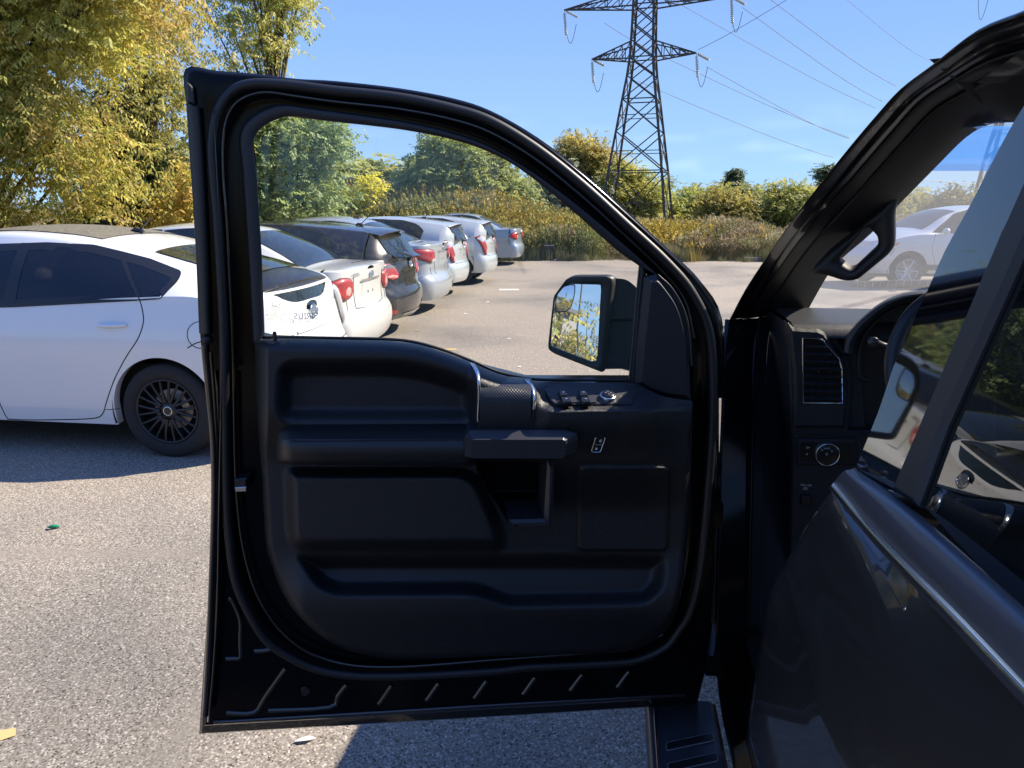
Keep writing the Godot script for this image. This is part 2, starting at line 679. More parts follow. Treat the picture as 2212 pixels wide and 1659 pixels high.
func build_front_door(root: Node3D) -> void:
	var e := Vector3(-.671, 0, -1.4)
	var h := Vector3(.423, 0, -1.5)
	door = Fr.new(e, h - e, (h - e).cross(Vector3.UP))
	var f := door
	# the sheet-metal shell under the window, with the flange that closes against the body
	var shell := MB.new()
	var low := pl("436 720 456 850 458 1000 455 1150 449 1300 441 1440 430 1588 640 1576 1071 1550 1300 1537 1506 1524 1538 1400 1552 1200 1556 1000 1556 838 1360 838 1150 838 1000 800 900 765 720 750 570 746")
	var lp := fpoly(f, low, 0.0)
	shell.prism(lp, -.12, -.024, .006, Transform3D(), inset(lp, .006))
	# upper frame, ring by ring from the outer edge to the recess round the glass
	var sil := pl("442 800 433 730 424 560 415 400 404 240 400 149 470 153 560 160 640 170 726 175 860 190 978 212 1062 240 1163 298 1264 376 1364 465 1451 545 1514 608 1560 690 1566 860")
	var sil_in := pl("458 800 452 730 444 560 434 400 426 250 420 168 474 166 562 170 641 178 726 183 859 198 976 220 1060 248 1160 306 1260 384 1360 473 1446 553 1506 618 1548 700 1552 860")
	var tube_in := pl("499 800 496 730 488 560 478 400 480 290 497 240 522 210 572 196 641 207 726 217 859 232 975 255 1057 283 1150 340 1248 417 1345 505 1426 582 1478 650 1510 740 1516 860")
	var trim_out := pl("551 800 545 730 536 560 524 397 520 290 528 256 545 240 590 227 655 231 726 240 860 259 978 285 1062 316 1163 376 1264 453 1364 537 1405 572 1440 615 1478 700 1490 860")
	var frame := dloft(f, [[sil, -.1], [sil, -.014], [sil_in, -.004], [tube_in, -.004], [tube_in, -.02], [trim_out, -.02]], 4, false)
	var all := MB.new()
	all.v = shell.v
	all.t = shell.t
	var k := all.v.size()
	all.v.append_array(frame.v)
	for i in frame.t:
		all.t.append(i + k)
	var fd := part(root, "front_door", all, M.jamb_paint, Transform3D(Basis(), -truck_base) * f.t)
	# outer skin, seen only as the door's edge
	part(fd, "outer_skin", dprism(f, pl("433 730 456 1000 447 1300 428 1591 1071 1553 1508 1526 1540 1400 1556 1000 1556 838 1150 838 900 765 570 746"), -.15, -.121, .008), M.black_paint)
	# edge mouldings
	part(fd, "edge_applique", dloft(f, [[pl("402 222 408 320 416 430 424 570 430 720"), -.03], [pl("403 222 409 320 417 430 425 570 431 720"), .004], [pl("417 228 424 320 431 430 438 570 444 720"), .009], [pl("431 232 438 320 444 430 450 570 453 722"), .006], [pl("432 234 439 320 445 430 451 570 454 722"), -.01]], 3), M.applique)
	part(fd, "corner_cap", dprism(f, pl("402 176 409 180 416 188 419 225 404 220"), -.01, .005, .002), M.applique)
	part(fd, "edge_seal", dloft(f, [[pl("458 236 466 400 476 600 478 740 474 900 470 1100 466 1300 458 1440 447 1560"), -.003], [pl("461 236 469 400 479 600 481 740 477 900 473 1100 469 1300 461 1440 450 1560"), .012], [pl("465 236 473 400 483 600 485 740 481 900 477 1100 473 1300 465 1440 454 1560"), -.003]], 4), M.black_paint)
	for q in [[pl("442 745 452 850 462 960 463 1100 458 1250 452 1400 444 1545"), .007], [pl("455 760 463 860 468 960 468 1100 462 1250 455 1400 448 1520"), .004]]:
		part(fd, "pressed_ridge", dtube(f, q[0], -.004, q[1], 5, 8, 1.0), M.black_paint)
	var screw := MB.new()
	screw.lathe(PackedVector2Array([Vector2(0, .006), Vector2(.004, .006), Vector2(.006, .003), Vector2(.009, .002), Vector2(.009, -.01)]), 16, Transform3D(Basis(), fp(f, 446, 734, 0)))
	part(fd, "screw", screw, M.dark_plastic)
	# weatherstrip all round the door
	var seal := pl("1466 1362 1437 1398 1372 1427 1276 1435 1146 1441 1071 1449 961 1456 864 1460 767 1459 687 1446 622 1417 574 1381 535 1317 509 1252 497 1171 491 1100 488 1000 486 860 484 730 478 600 470 470 462 380 459 310 470 245 500 200 545 182 620 184 726 197 860 211 977 235 1060 262 1157 320 1256 398 1354 487 1438 565 1494 632 1532 720 1540 860 1530 1050 1512 1220 1490 1320")
	part(fd, "weatherstrip", dtube(f, seal, .002, .0095, 6, 10, 1.0, true), M.rubber)
	var lip := pl("1432 1370 1368 1400 1270 1411 1071 1425 961 1434 864 1440 770 1438 695 1421 640 1392 592 1345 552 1275 527 1190 514 1100 508 1000 505 860 502 730 496 600 489 470 482 380 482 300 494 246 522 214 572 199 641 208 726 220 860 235 977 258 1059 286 1154 342 1252 420 1348 507 1428 583 1478 648 1499 730")
	part(fd, "seal_lip", dtube(f, lip, -.002, .0036, 6, 8), M.black_paint)
	# inner frame round the glass
	var t2 := pl("548 742 538 560 527 397 523 290 532 258 549 243 592 230 656 234 726 243 860 262 977 288 1060 319 1160 379 1261 456 1360 540 1396 574 1418 592")
	var win := pl("572 727 566 560 556 397 551 300 555 279 570 262 593 253 657 256 726 264 860 279 978 302 1062 331 1129 369 1230 450 1347 553 1372 570 1386 578")
	var b1 := even(tube_in, 23)
	part(fd, "frame_backing", dloft(f, [[b1, -.021], [even(t2, 23), -.021], [even(win, 23), -.024]], 3), M.jamb_paint)
	# matching keys: the two curves share how many points they have
	t2 = even(t2, 17)
	win = even(win, 17)
	part(fd, "window_surround", dloft(f, [[shift(t2, -3, -3), -.02], [t2, .004], [shift(t2, 4, 3), .01], [shift(win, -2, -2), .008], [win, .0], [shift(win, -1, -1), -.03]], 5), M.pillar_plastic)
	# glass
	var pane := pl("560 742 545 560 536 397 540 280 570 246 657 246 726 254 860 269 978 292 1062 321 1137 362 1238 441 1355 543 1396 575 1368 832 1150 830 1070 808 1000 785 900 752 840 745")
	var pm := MB.new()
	pm.prism(fpoly(f, pane, -.024), -.0245, -.024, 0.0, Transform3D(), PackedVector2Array(), false)
	pm = flat_sheet(fpoly(f, pane, -.024), -.024)
	part(fd, "window_glass", pm, M.window_glass)
	# lower edge seal of the glass
	part(fd, "belt_seal", dtube(f, pl("566 729 640 729 720 730 840 733 900 740 960 757 1020 780 1080 805 1150 819 1250 821 1362 822"), -.012, .0032, 5, 6), M.rubber)
	part(fd, "run_channel", dloft(f, [[pl("1380 570 1372 650 1365 740 1356 830"), -.03], [pl("1382 570 1374 650 1367 740 1358 830"), .002], [pl("1396 572 1388 650 1380 740 1372 830"), .004], [pl("1398 572 1390 650 1382 740 1374 830"), -.02]], 4), M.rubber)
	# sail panel by the mirror
	var sail := curve(pl("1421 594 1432 600 1451 623 1466 645 1477 669 1486 700 1492 735"), 3)
	sail.append_array(pl("1496 868 1440 862 1402 850 1374 832 1381 740 1396 600"))
	part(fd, "sail_panel", dprism(f, sail, -.01, .026, .012), M.pillar_plastic)
	part(fd, "sail_piping", dtube(f, pl("1421 594 1451 623 1477 669 1489 720 1494 790"), .02, .0022), M.smooth_plastic)
	build_door_panel(fd)
	build_mirror(root)

func even(p: PackedVector2Array, n: int) -> PackedVector2Array:     # n points spread evenly along a smooth curve
	var c := curve(p, 12)
	var len := PackedFloat32Array([0.0])
	for i in range(1, c.size()):
		len.append(len[i - 1] + c[i].distance_to(c[i - 1]))
	var out := PackedVector2Array()
	var j := 0
	for i in n:
		var s := len[len.size() - 1] * i / (n - 1)
		while j < c.size() - 2 and len[j + 1] < s:
			j += 1
		out.append(c[j].lerp(c[j + 1], clampf((s - len[j]) / maxf(len[j + 1] - len[j], 1e-6), 0, 1)))
	return out

func flat_sheet(p: PackedVector2Array, z: float) -> MB:
	var m := MB.new()
	for q in p:
		m.v.append(Vector3(q.x, q.y, z))
	var ix := Geometry2D.triangulate_polygon(p)
	for i in ix.size() / 3:
		m.t.append(ix[i * 3]); m.t.append(ix[i * 3 + 1]); m.t.append(ix[i * 3 + 2])
	if (m.v[m.t[2]] - m.v[m.t[0]]).cross(m.v[m.t[1]] - m.v[m.t[0]]).z < 0:
		for i in m.t.size() / 3:
			var s := m.t[i * 3 + 1]
			m.t[i * 3 + 1] = m.t[i * 3 + 2]
			m.t[i * 3 + 2] = s
	return m

func ramp(x: float, a: float, b: float) -> float:
	return smoothstep(a, b, x)

var dp := {}

func panel_w(px: float, py: float) -> float:      # how far the moulded panel stands out at a pixel
	var q := Vector2(px, py)
	var y0 := tab(dp.top, px)
	var w := .022 * sqrt(clampf(1.0 - pow(1.0 - clampf((inside_by(dp.edge, q) if py > y0 + 60.0 or px < 620.0 else 40.0) / 16.0, 0, 1), 2.0), 0, 1))
	# sill roll under the glass
	var below := py - y0
	var sill := clampf(below / 30.0, 0, 1)
	var back_part := 1.0 - ramp(px, 1010, 1040)
	w += .056 * sqrt(1.0 - pow(1.0 - sill, 2.0)) * back_part * ramp(px, 548, 580) * (1.0 - ramp(py, 880, 1010))
	w -= .04 * ramp(inside_by(dp.recess, q), -12.0, 34.0)
	w += .034 * ramp(inside_by(dp.bulge, q), 0.0, 34.0)
	w -= .036 * ramp(inside_by(dp.pocket, q), -8.0, 34.0)
	w += .034 * ramp(py, 1180, 1300) * ramp(px, 575, 660) * (1.0 - ramp(py, 1310, 1425))
	# middle roll and the shelf that carries the switches
	var mid := 1.0 - back_part
	var shelf := ramp(px, 1150, 1190)
	var roll := clampf(below / 44.0, 0, 1)
	w += mid * (1.0 - shelf) * .085 * sqrt(1.0 - pow(1.0 - roll, 2.0)) * (1.0 - ramp(py, 930, 1010))
	w += mid * shelf * (.1 * clampf((py - 826.0) / 62.0, 0, 1)) * (1.0 - .3 * ramp(py, 900, 1000)) * (1.0 - ramp(py, 985, 1110)) * (1.0 - .7 * ramp(px, 1380, 1490))
	w -= .06 * ramp(inside_by(dp.pull, q), -1.0, 4.0)
	w += .007 * ramp(inside_by(dp.cover, q), -1.0, 3.0)
	return w

func chrome_line(fd: Node3D, rows_in: Array, least: float) -> void:
	var m := MB.new()
	var rows := []
	for r in rows_in:
		var row := PackedVector3Array()
		for q in curve(r[0], 5):
			row.append(fp(door, q.x, q.y, maxf(panel_w(q.x, q.y), least * ramp(q.y, dp.top[0].y + 40, 850)) + r[1] + .006))
		rows.append(row)
	m.grid(rows)
	part(fd, "chrome_trim", m, M.satin_chrome)

func on_panel(fd: Node3D, called: String, px: PackedVector2Array, r: float, m: Material, n := 4, closed := false) -> void:
	var t := MB.new()
	var p := PackedVector3Array()
	for q in curve(px, n, closed):
		p.append(fp(door, q.x, q.y, panel_w(q.x, q.y) + r * .2))
	t.tube(p, r, 6, closed)
	part(fd, called, t, m)

func build_door_panel(fd: Node3D) -> void:
	var f := door
	dp.top = pl("548 736 600 731 720 733 840 737 900 744 960 761 1020 784 1080 808 1120 818 1160 824 1260 826 1372 828 1400 842 1440 858 1496 866")
	dp.bottom = pl("548 744 551 800 556 900 567 1049 574 1171 587 1220 612 1284 651 1336 703 1381 767 1410 864 1424 1071 1418 1276 1412 1372 1400 1430 1370 1462 1320 1478 1240 1490 1100 1496 900")
	dp.recess = rounded(pl("601 911 605 783 849 783 911 791 974 809 1026 832 1029 911"), 40)
	dp.bulge = rounded(pl("608 1004 1004 1003 1046 1030 1098 1150 1092 1196 640 1196 614 1170"), 30)
	dp.pocket = rounded(pl("641 1199 655 1222 684 1268 726 1287 1024 1285 1092 1312 1398 1306 1434 1270 1440 1200"), 24)
	dp.pull = pl("1032 1000 1184 1000 1175 1126 1100 1126 1036 1024")
	dp.cover = rounded(pl("1251 1007 1446 1007 1443 1190 1247 1190"), 16)
	var edge: PackedVector2Array = dp.bottom.duplicate()
	for i in range(dp.top.size() - 1, -1, -1):
		edge.append(dp.top[i])
	dp.edge = edge
	var xs := PackedFloat32Array()
	var x := 548.5
	while x < 1495.5:
		xs.append(x)
		x += 1.6 if x < 580 else 3.2 if x < 760 else 4.0
	xs.append(1495.5)
	var rows := []
	var nr := 190
	for j in nr + 1:
		var row := PackedVector3Array()
		for px in xs:
			var py := lerpf(tab(dp.top, px), tab(dp.bottom, px), float(j) / nr)
			row.append(fp(f, px, py, panel_w(px, py)))
		rows.append(row)
	var m := MB.new()
	m.grid(rows)
	part(fd, "door_panel", m, M.door_plastic)
	# armrest
	var sec := [[911, .03], [915, .06], [925, .082], [938, .1], [948, .113], [951, .1165], [953, .1155], [958, .12], [970, .124], [985, .122], [996, .114], [1002, .1], [1004, .07], [1003, .02]]
	var ends := [[596, .2, 14.0], [599, .52, 9.0], [605, .72, 5.0], [614, .86, 3.0], [632, 1.0, 0.0], [700, 1.0, 0.0], [800, 1.0, -1.0], [900, 1.0, -2.0], [1000, 1.0, -3.0], [1018, .97, -3.0], [1028, .8, 0.0]]
	rows = []
	for s in sec:
		var row := PackedVector3Array()
		for e in ends:
			var y: float = lerpf(957.0, s[0], 1.0 - e[2] / 60.0)
			row.append(fp(f, e[0], y, s[1] * e[1]))
		rows.append(row)
	m = MB.new()
	m.grid(rows)
	part(fd, "armrest", m, M.soft_vinyl)
	part(fd, "armrest_stitching", dtube(f, pl("600 935 632 951.5 800 951 1004 949"), .1165, .0009), M.rubber)
	# pull handle: bar, leg and cup
	var hb := MB.new()
	var hp := fpoly(f, pl("1004 951 1014 938.5 1021 936 1222 936 1250 943 1253 957 1249 985 1232 998 1012 998 1004 993"), .142)
	hb.prism(hp, .04, .142, .02, Transform3D(), fpoly(f, pl("1017 953 1022 950.5 1026 950 1216 950 1221 952 1223 958 1221 984 1216 990 1022 990 1017 986"), .142))
	part(fd, "pull_handle", hb, M.smooth_plastic)
	part(fd, "handle_leg", dprism(f, pl("1184 998 1200 998 1197 1090 1194 1137 1110 1141 1098 1127 1176 1125 1180 1060"), .0, .104, .01), M.smooth_plastic)
	part(fd, "cup_seam", dtube(f, pl("1044 1062 1178 1060"), -.012, .0012), M.rubber)
	# chrome trims and the woven roll between them
	chrome_line(fd, [[pl("1014 783 1024 806 1028 828 1029 860 1027 908"), -.004], [pl("1016 783 1026 806 1030 828 1031 860 1029 910"), .008], [pl("1021 784 1032 806 1035 828 1035 860 1032 912"), .011], [pl("1025 784 1036 806 1039 828 1038 860 1034 912"), -.002]], .08)
	chrome_line(fd, [[pl("1132 820 1143 838 1149 856 1149 884"), -.004], [pl("1134 820 1145 838 1151 856 1150 885"), .008], [pl("1140 820 1152 838 1157 856 1154 885"), .01], [pl("1143 820 1156 838 1160 856 1157 884"), -.004]], .09)
	part(fd, "trim_seam", dtube(f, pl("1152 880 1149 910 1146 936"), .114, .0012), M.rubber)
	var roll_rows := []
	for s in [[813, .0], [818, .038], [826, .062], [838, .08], [852, .09], [870, .0935], [895, .092], [920, .086], [936, .08]]:
		var row := PackedVector3Array()
		for i in 9:
			var u := i / 8.0
			row.append(fp(f, lerpf(1036, 1148 - (s[0] - 813) * .02, u), s[0] + 8.0 * (u - .5) * (1.0 - ramp(s[0], 813, 880)), s[1] + .026))
		roll_rows.append(row)
	m = MB.new()
	m.grid(roll_rows)
	part(fd, "woven_panel", m, M.woven_vinyl)
	# switch plate on the shelf: a frame of its own that lies on the shelf's slope
	var p0 := f.t * fp(f, 1171, 838, panel_w(1200, 838))
	var p1 := f.t * fp(f, 1344, 841, panel_w(1340, 838))
	var p2 := f.t * fp(f, 1198, 876, panel_w(1200, 876))
	var sw := Fr.new(p0 + Vector3(0, .003, 0), p1 - p0, (p1 - p0).cross(p0 - p2))
	var to_door := f.inv * sw.t
	var plate := MB.new()
	var pp := rounded(fpoly(sw, pl("1171 839 1344 842 1376 850 1366 874 1198 875 1188 866"), 0.0), .008)
	plate.prism(pp, -.02, .003, .002, to_door, inset(pp, .002))
	part(fd, "switch_plate", plate, M.door_plastic)
	for s in [[1205, 841, 1222, 841, 1238, 869, 1215, 870], [1249, 841, 1266, 841, 1279, 869, 1257, 870]]:
		var well := MB.new()
		var wp := fpoly(sw, PackedVector2Array([Vector2(s[0], s[1]), Vector2(s[2] + 18, s[3]), Vector2(s[4] + 10, s[5]), Vector2(s[6], s[7])]), .004)
		well.prism(wp, .0, .0045, 0.0, to_door)
		part(fd, "switch_well", well, M.dark_plastic)
		for i in 2:
			var b := MB.new()
			var a0 := Vector2(s[0], s[1]).lerp(Vector2(s[6], s[7]), i * .5 + .03)
			var a1 := Vector2(s[0], s[1]).lerp(Vector2(s[6], s[7]), i * .5 + .47)
			var b0 := Vector2(s[2], s[3]).lerp(Vector2(s[4], s[5]), i * .5 + .03)
			var b1 := Vector2(s[2], s[3]).lerp(Vector2(s[4], s[5]), i * .5 + .47)
			var bp := rounded(fpoly(sw, PackedVector2Array([a0, b0, b1, a1]), .012), .003, 2)
			b.prism(bp, .002, .012, .003, to_door, inset(bp, .002))
			part(fd, "window_switch", b, M.switch_black)
			var mk := MB.new()
			var c := (a0 + a1 + b0 + b1) / 4.0
			var cp := fp(sw, c.x, c.y, .0124)
			mk.box(to_door * cp, Vector3(.004, .0006, .004), to_door.basis)
			part(fd, "switch_mark", mk, M.print_white)
	var kc := fp(sw, 1313, 857, .006)
	var knob := MB.new()
	knob.lathe(PackedVector2Array([Vector2(.0, .009), Vector2(.011, .0085), Vector2(.0125, .006), Vector2(.0128, -.004)]), 28, to_door * Transform3D(Basis(), kc))
	var kn := part(fd, "mirror_knob", knob, M.switch_black)
	var ring := MB.new()
	ring.lathe(PackedVector2Array([Vector2(.0128, .004), Vector2(.014, .005), Vector2(.0155, .003), Vector2(.0155, -.003)]), 28, to_door * Transform3D(Basis(), kc))
	part(fd, "knob_ring", ring, M.satin_chrome)
	for d in [Vector2(.005, 0), Vector2(-.005, 0), Vector2(0, .005), Vector2(0, -.005)]:
		var dot := MB.new()
		dot.box(to_door * (kc + Vector3(d.x, d.y, .0092)), Vector3(.0014, .0014, .0006), to_door.basis)
		part(fd, "knob_dot", dot, M.print_white)
	# lock switch
	var lk := MB.new()
	var lpx := rounded(pl("1287 944 1308 944 1297 977 1277 977"), 5, 3)
	var lw := panel_w(1292, 960) + .006
	lk = dprism(f, lpx, .02, lw, .002)
	part(fd, "lock_switch", lk, M.switch_black)
	part(fd, "lock_switch_rim", dtube(f, lpx, lw - .0005, .0011, 1, 6, 1.0, true), M.chrome)
	for s in [[1297, 952, true], [1288, 969, false]]:
		var lm := MB.new()
		var c := fp(f, s[0], s[1], lw + .0004)
		lm.box(c + Vector3(0, -.001, 0), Vector3(.0042, .0028, .0004))
		var arc := PackedVector3Array()
		for i in 7:
			var an := PI * i / 6.0
			arc.append(c + Vector3((.0012 if s[2] else 0.0) + .0015 * cos(an), .0006 + .0019 * sin(an), 0))
		lm.tube(arc, .00035, 5)
		part(fd, "lock_symbol", lm, M.print_white)
	part(fd, "lock_divider", dtube(f, pl("1286 960.5 1300 960.5"), lw + .0004, .0004), M.print_white)
	# seams of the speaker cover
	on_panel(fd, "cover_seam", rounded(pl("1248 1004 1449 1004 1446 1193 1244 1193"), 16, 4), .0008, M.rubber, 3, true)
	on_panel(fd, "panel_seam", pl("1190 892 1260 890 1340 889 1420 884 1493 870"), .0008, M.smooth_plastic)
	# locking pin on the sill
	var pin := MB.new()
	var pb := fp(f, 594.5, 739, panel_w(594.5, 739))
	pin.lathe(PackedVector2Array([Vector2(.0, .02), Vector2(.0028, .0195), Vector2(.0038, .017), Vector2(.0038, .0)]), 14, Transform3D(Basis(Vector3.RIGHT, -PI / 2), pb))
	var pn := part(fd, "lock_pin", pin, M.switch_black)
	var collar := MB.new()
	collar.lathe(PackedVector2Array([Vector2(.004, .003), Vector2(.0075, .0028), Vector2(.009, .001), Vector2(.009, -.004)]), 20, Transform3D(Basis(Vector3.RIGHT, -PI / 2), pb))
	part(fd, "pin_collar", collar, M.smooth_plastic)
	# stamped ribs along the bottom of the shell
	for s in ["340 1290 525 1285 600 1180 735 990", "620 1275 1030 1250 1085 1175 1143 1100", "1360 1230 1403 1168 1445 1105", "1680 1205 1720 1148 1760 1090", "2000 1190 2040 1132 2080 1075", "2325 1165 2365 1108 2405 1051", "2640 1140 2680 1085 2720 1032", "2955 1118 2993 1064 3032 1012"]:
		var px := PackedVector2Array()
		for q in pl(s):
			px.append(Vector2(380 + q.x * .3229, 1123 + q.y * .3229))
		part(fd, "stamped_rib", dtube(f, px, -.024, .0062, 3, 8), M.black_paint)
	part(fd, "stamped_rib", dtube(f, pl("494 1292 503 1298 520 1338 520 1380 520 1418 505 1422 488 1422"), -.024, .0055, 3, 8), M.black_paint)
	part(fd, "stamped_rib", dtube(f, pl("550 1406 568 1405 585 1402"), -.023, .006, 3, 8), M.black_paint)
	part(fd, "bottom_flange", dtube(f, pl("462 1560 640 1549 860 1536 1071 1523 1300 1511 1480 1501"), -.023, .005, 4, 8), M.black_paint)
	part(fd, "drain_plug", dprism(f, rounded(pl("650 1486 662 1484 673 1494 662 1506 650 1503"), 6), -.03, -.02, .002), M.rubber)
	# latch on the edge
	var lat := dprism(f, pl("505 1036 533 1033 533 1063 507 1064"), -.02, .014, .003)
	var ln := part(fd, "latch", lat, M.dark_plastic)
	part(fd, "latch_plate", dprism(f, pl("507 1053 532 1052 532 1062 508 1063"), .012, .016, .001), M.steel_bright)
	# prints on the glass, made to be read from outside
	var flip := Basis(Vector3.UP, PI)
	var lines := [["Ford", 596, 657.5, .0062], ["o Carlite o", 597, 664, .0058], ["M-175 LAMINATED", 597, 671, .0034], ["TSW", 597, 675.5, .0034], ["SAFETY LAMINATED", 597, 680, .0034], ["DOT 89 AS2", 598, 684.5, .0036], ["43R-00097", 598, 693.5, .0048], ["MN 21 8001", 594, 689, .0036], ["A 21 - E", 598, 699.5, .003]]
	for l in lines:
		part(fd, "glass_print", text_mesh(l[0], l[3], .0002), M.print_teal, Transform3D(flip, fp(f, l[1], l[2], -.0262)))
	for o in [[596, 657, .0075, .004], [630, 694, .0042, .0042]]:
		var c := fp(f, o[0], o[1], -.0262)
		var p := PackedVector3Array()
		for i in 28:
			p.append(c + Vector3(cos(TAU * i / 28) * o[2], sin(TAU * i / 28) * o[3], 0))
		var mo := MB.new()
		mo.tube(p, .0004, 5, true)
		part(fd, "glass_print", mo, M.print_teal)
	part(fd, "glass_print", text_mesh("E2", .005, .0002), M.print_teal, Transform3D(flip, fp(f, 630, 694, -.0262)))
	var st := part(fd, "sticker", flat_sheet(fpoly(f, rounded(pl("630 674 678 674 678 699 630 699"), 2.5), -.0255), -.0255), M.sticker_film)
	part(fd, "sticker_print", text_mesh("SIRIUS", .0115, .0002, "Droid Sans"), M.sticker_blue, Transform3D(flip, fp(f, 661, 683, -.0264)))
	part(fd, "sticker_print", text_mesh("SATELLITE RADIO", .0032, .0002), M.print_teal, Transform3D(flip, fp(f, 660, 690, -.0264)))
	part(fd, "sticker_print", text_mesh("1-888-539-SIRIUS", .0026, .0002), M.print_teal, Transform3D(flip, fp(f, 658, 695, -.0264)))

func build_mirror(root: Node3D) -> void:
	# stands outside the door; its face is tilted up a little and looks back over the lot
	var c := at(1245, 700, 1.66)
	var f := Fr.new(c, Vector3(1, 0, -.02), Vector3(-.12, .1, 1).normalized())
	var node := Transform3D(Basis(), -truck_base) * f.t
	var hp := pl("1196 640 1223 603 1234 598.5 1244 597 1309 597 1321 602 1322 616 1311 702 1302 790 1296 802 1250 784 1194 762 1185 755 1184 745 1189 700")
	var face := fpoly(f, rounded(hp, 6, 3), .0)
	var m := MB.new()
	# rim of the housing with the recessed face, then the shell going back
	var glass_px := pl("1201 636 1216 618 1230 613.5 1299 615 1296 660 1290 779 1284 785 1188 748 1190 730 1193 674")
	var hole := fpoly(f, rounded(glass_px, 4, 3), .0)
	var n := face.size()
	var outer := []
	for s in [[0.0, 1.0, .0], [-.004, 1.03, .003], [-.03, 1.05, .004], [-.07, .98, .012], [-.1, .86, .02], [-.12, .6, .028]]:
		var row := PackedVector3Array()
		var mid := Vector2()
		for q in face:
			mid += q / n
		for q in face:
			var w: Vector2 = mid + (q - mid) * s[1]
			row.append(Vector3(w.x + s[2] * 1.6, w.y, s[0]))
		outer.append(row)
	m.grid(outer, true)
	m.fan(outer[5])
	# front rim: from the outline to the hole, and down into it
	var a := even_closed(face, 64)
	var b := even_closed(hole, 64)
	var rim := [PackedVector3Array(), PackedVector3Array(), PackedVector3Array(), PackedVector3Array()]
	for i in 64:
		rim[0].append(Vector3(a[i].x, a[i].y, 0))
		rim[1].append(Vector3(lerpf(a[i].x, b[i].x, .3), lerpf(a[i].y, b[i].y, .3), .003))
		rim[2].append(Vector3(b[i].x, b[i].y, .001))
		rim[3].append(Vector3(b[i].x, b[i].y, -.016))
	m.grid(rim, true)
	var sm := part(root, "side_mirror", m, M.mirror_plastic, node)
	part(sm, "mirror_glass", flat_sheet(fpoly(f, glass_px, -.012), -.012), M.mirror_silver)
	# the small wide-angle mirror, gently domed
	var sp := fpoly(f, rounded(curve(pl("1202 637 1216 619 1230 615 1242 615 1241.5 630 1239 644 1233 664 1223 673 1201 674.5 1200 660"), 1), 3, 3), -.010)
	var mid := Vector2()
	for q in sp:
		mid += q / sp.size()
	var dome := MB.new()
	var rows := []
	for k in 6:
		var row := PackedVector3Array()
		for q in sp:
			var w := mid + (q - mid) * (k / 5.0)
			row.append(Vector3(w.x, w.y, -.0095 - (w - mid).length_squared() * 2.2))
		rows.append(row)
	dome.grid(rows, true)
	part(sm, "spot_mirror", dome, M.mirror_silver)
	var sp3 := PackedVector3Array()
	for q in sp:
		sp3.append(Vector3(q.x, q.y, -.0105))
	var ed := MB.new()
	ed.tube(sp3, .0011, 6, true)
	part(sm, "spot_mirror_rim", ed, M.dark_plastic)
	# shell half that faces the door, and the arm
	var arm := MB.new()
	var ap := fpoly(f, rounded(pl("1317 600 1352 603 1368 614 1392 640 1392 690 1389 690 1310 688"), 9, 3), -.02)
	arm.prism(ap, -.1, -.02, .02, Transform3D(), inset(ap, .012))
	part(sm, "mirror_cap", arm, M.mirror_plastic)
	var arm2 := MB.new()
	ap = fpoly(f, rounded(pl("1310 690 1385 690 1390 700 1382 810 1342 799 1300 800"), 6, 3), -.028)
	arm2.prism(ap, -.1, -.028, .02, Transform3D(), inset(ap, .012))
	part(sm, "mirror_arm", arm2, M.mirror_plastic)

func even_closed(p: PackedVector2Array, n: int) -> PackedVector2Array:   # by angle about the middle, so that two outlines match
	var mid := Vector2()
	for q in p:
		mid += q / p.size()
	return by_angle(p, mid, n)

func by_angle(p: PackedVector2Array, mid: Vector2, n: int) -> PackedVector2Array:
	var out := PackedVector2Array()
	for i in n:
		var d := Vector2.from_angle(TAU * i / n)
		var best := 0.0
		for j in p.size():
			var hit = Geometry2D.segment_intersects_segment(mid, mid + d * 5.0, p[j], p[(j + 1) % p.size()])
			if hit != null:
				best = maxf(best, mid.distance_to(hit))
		out.append(mid + d * best)
	return out

func pts3(s: String) -> PackedVector3Array:       # triples: pixel x, pixel y, metres ahead
	var a := s.split_floats(" ", false)
	var out := PackedVector3Array()
	for i in a.size() / 3:
		out.append(at(a[i * 3], a[i * 3 + 1], a[i * 3 + 2]))
	return out

func sill_loft(o: PackedVector3Array, i: PackedVector3Array, prof: Array) -> MB:   # a moulded strip between two edges; bulges point to the outside of the truck
	var m := MB.new()
	var rows := []
	for p in prof:
		var row := PackedVector3Array()
		for k in o.size():
			var out := (-across * .75 + back * .65).normalized()
			row.append(o[k].lerp(i[k], p[0]) + out * p[1])
		rows.append(row)
	m.grid(rows)
	return m

func tpart(root: Node3D, called: String, m: Variant, mt: Material) -> MeshInstance3D:    # built in world axes
	return part(root, called, m, mt, Transform3D(Basis(), -truck_base))

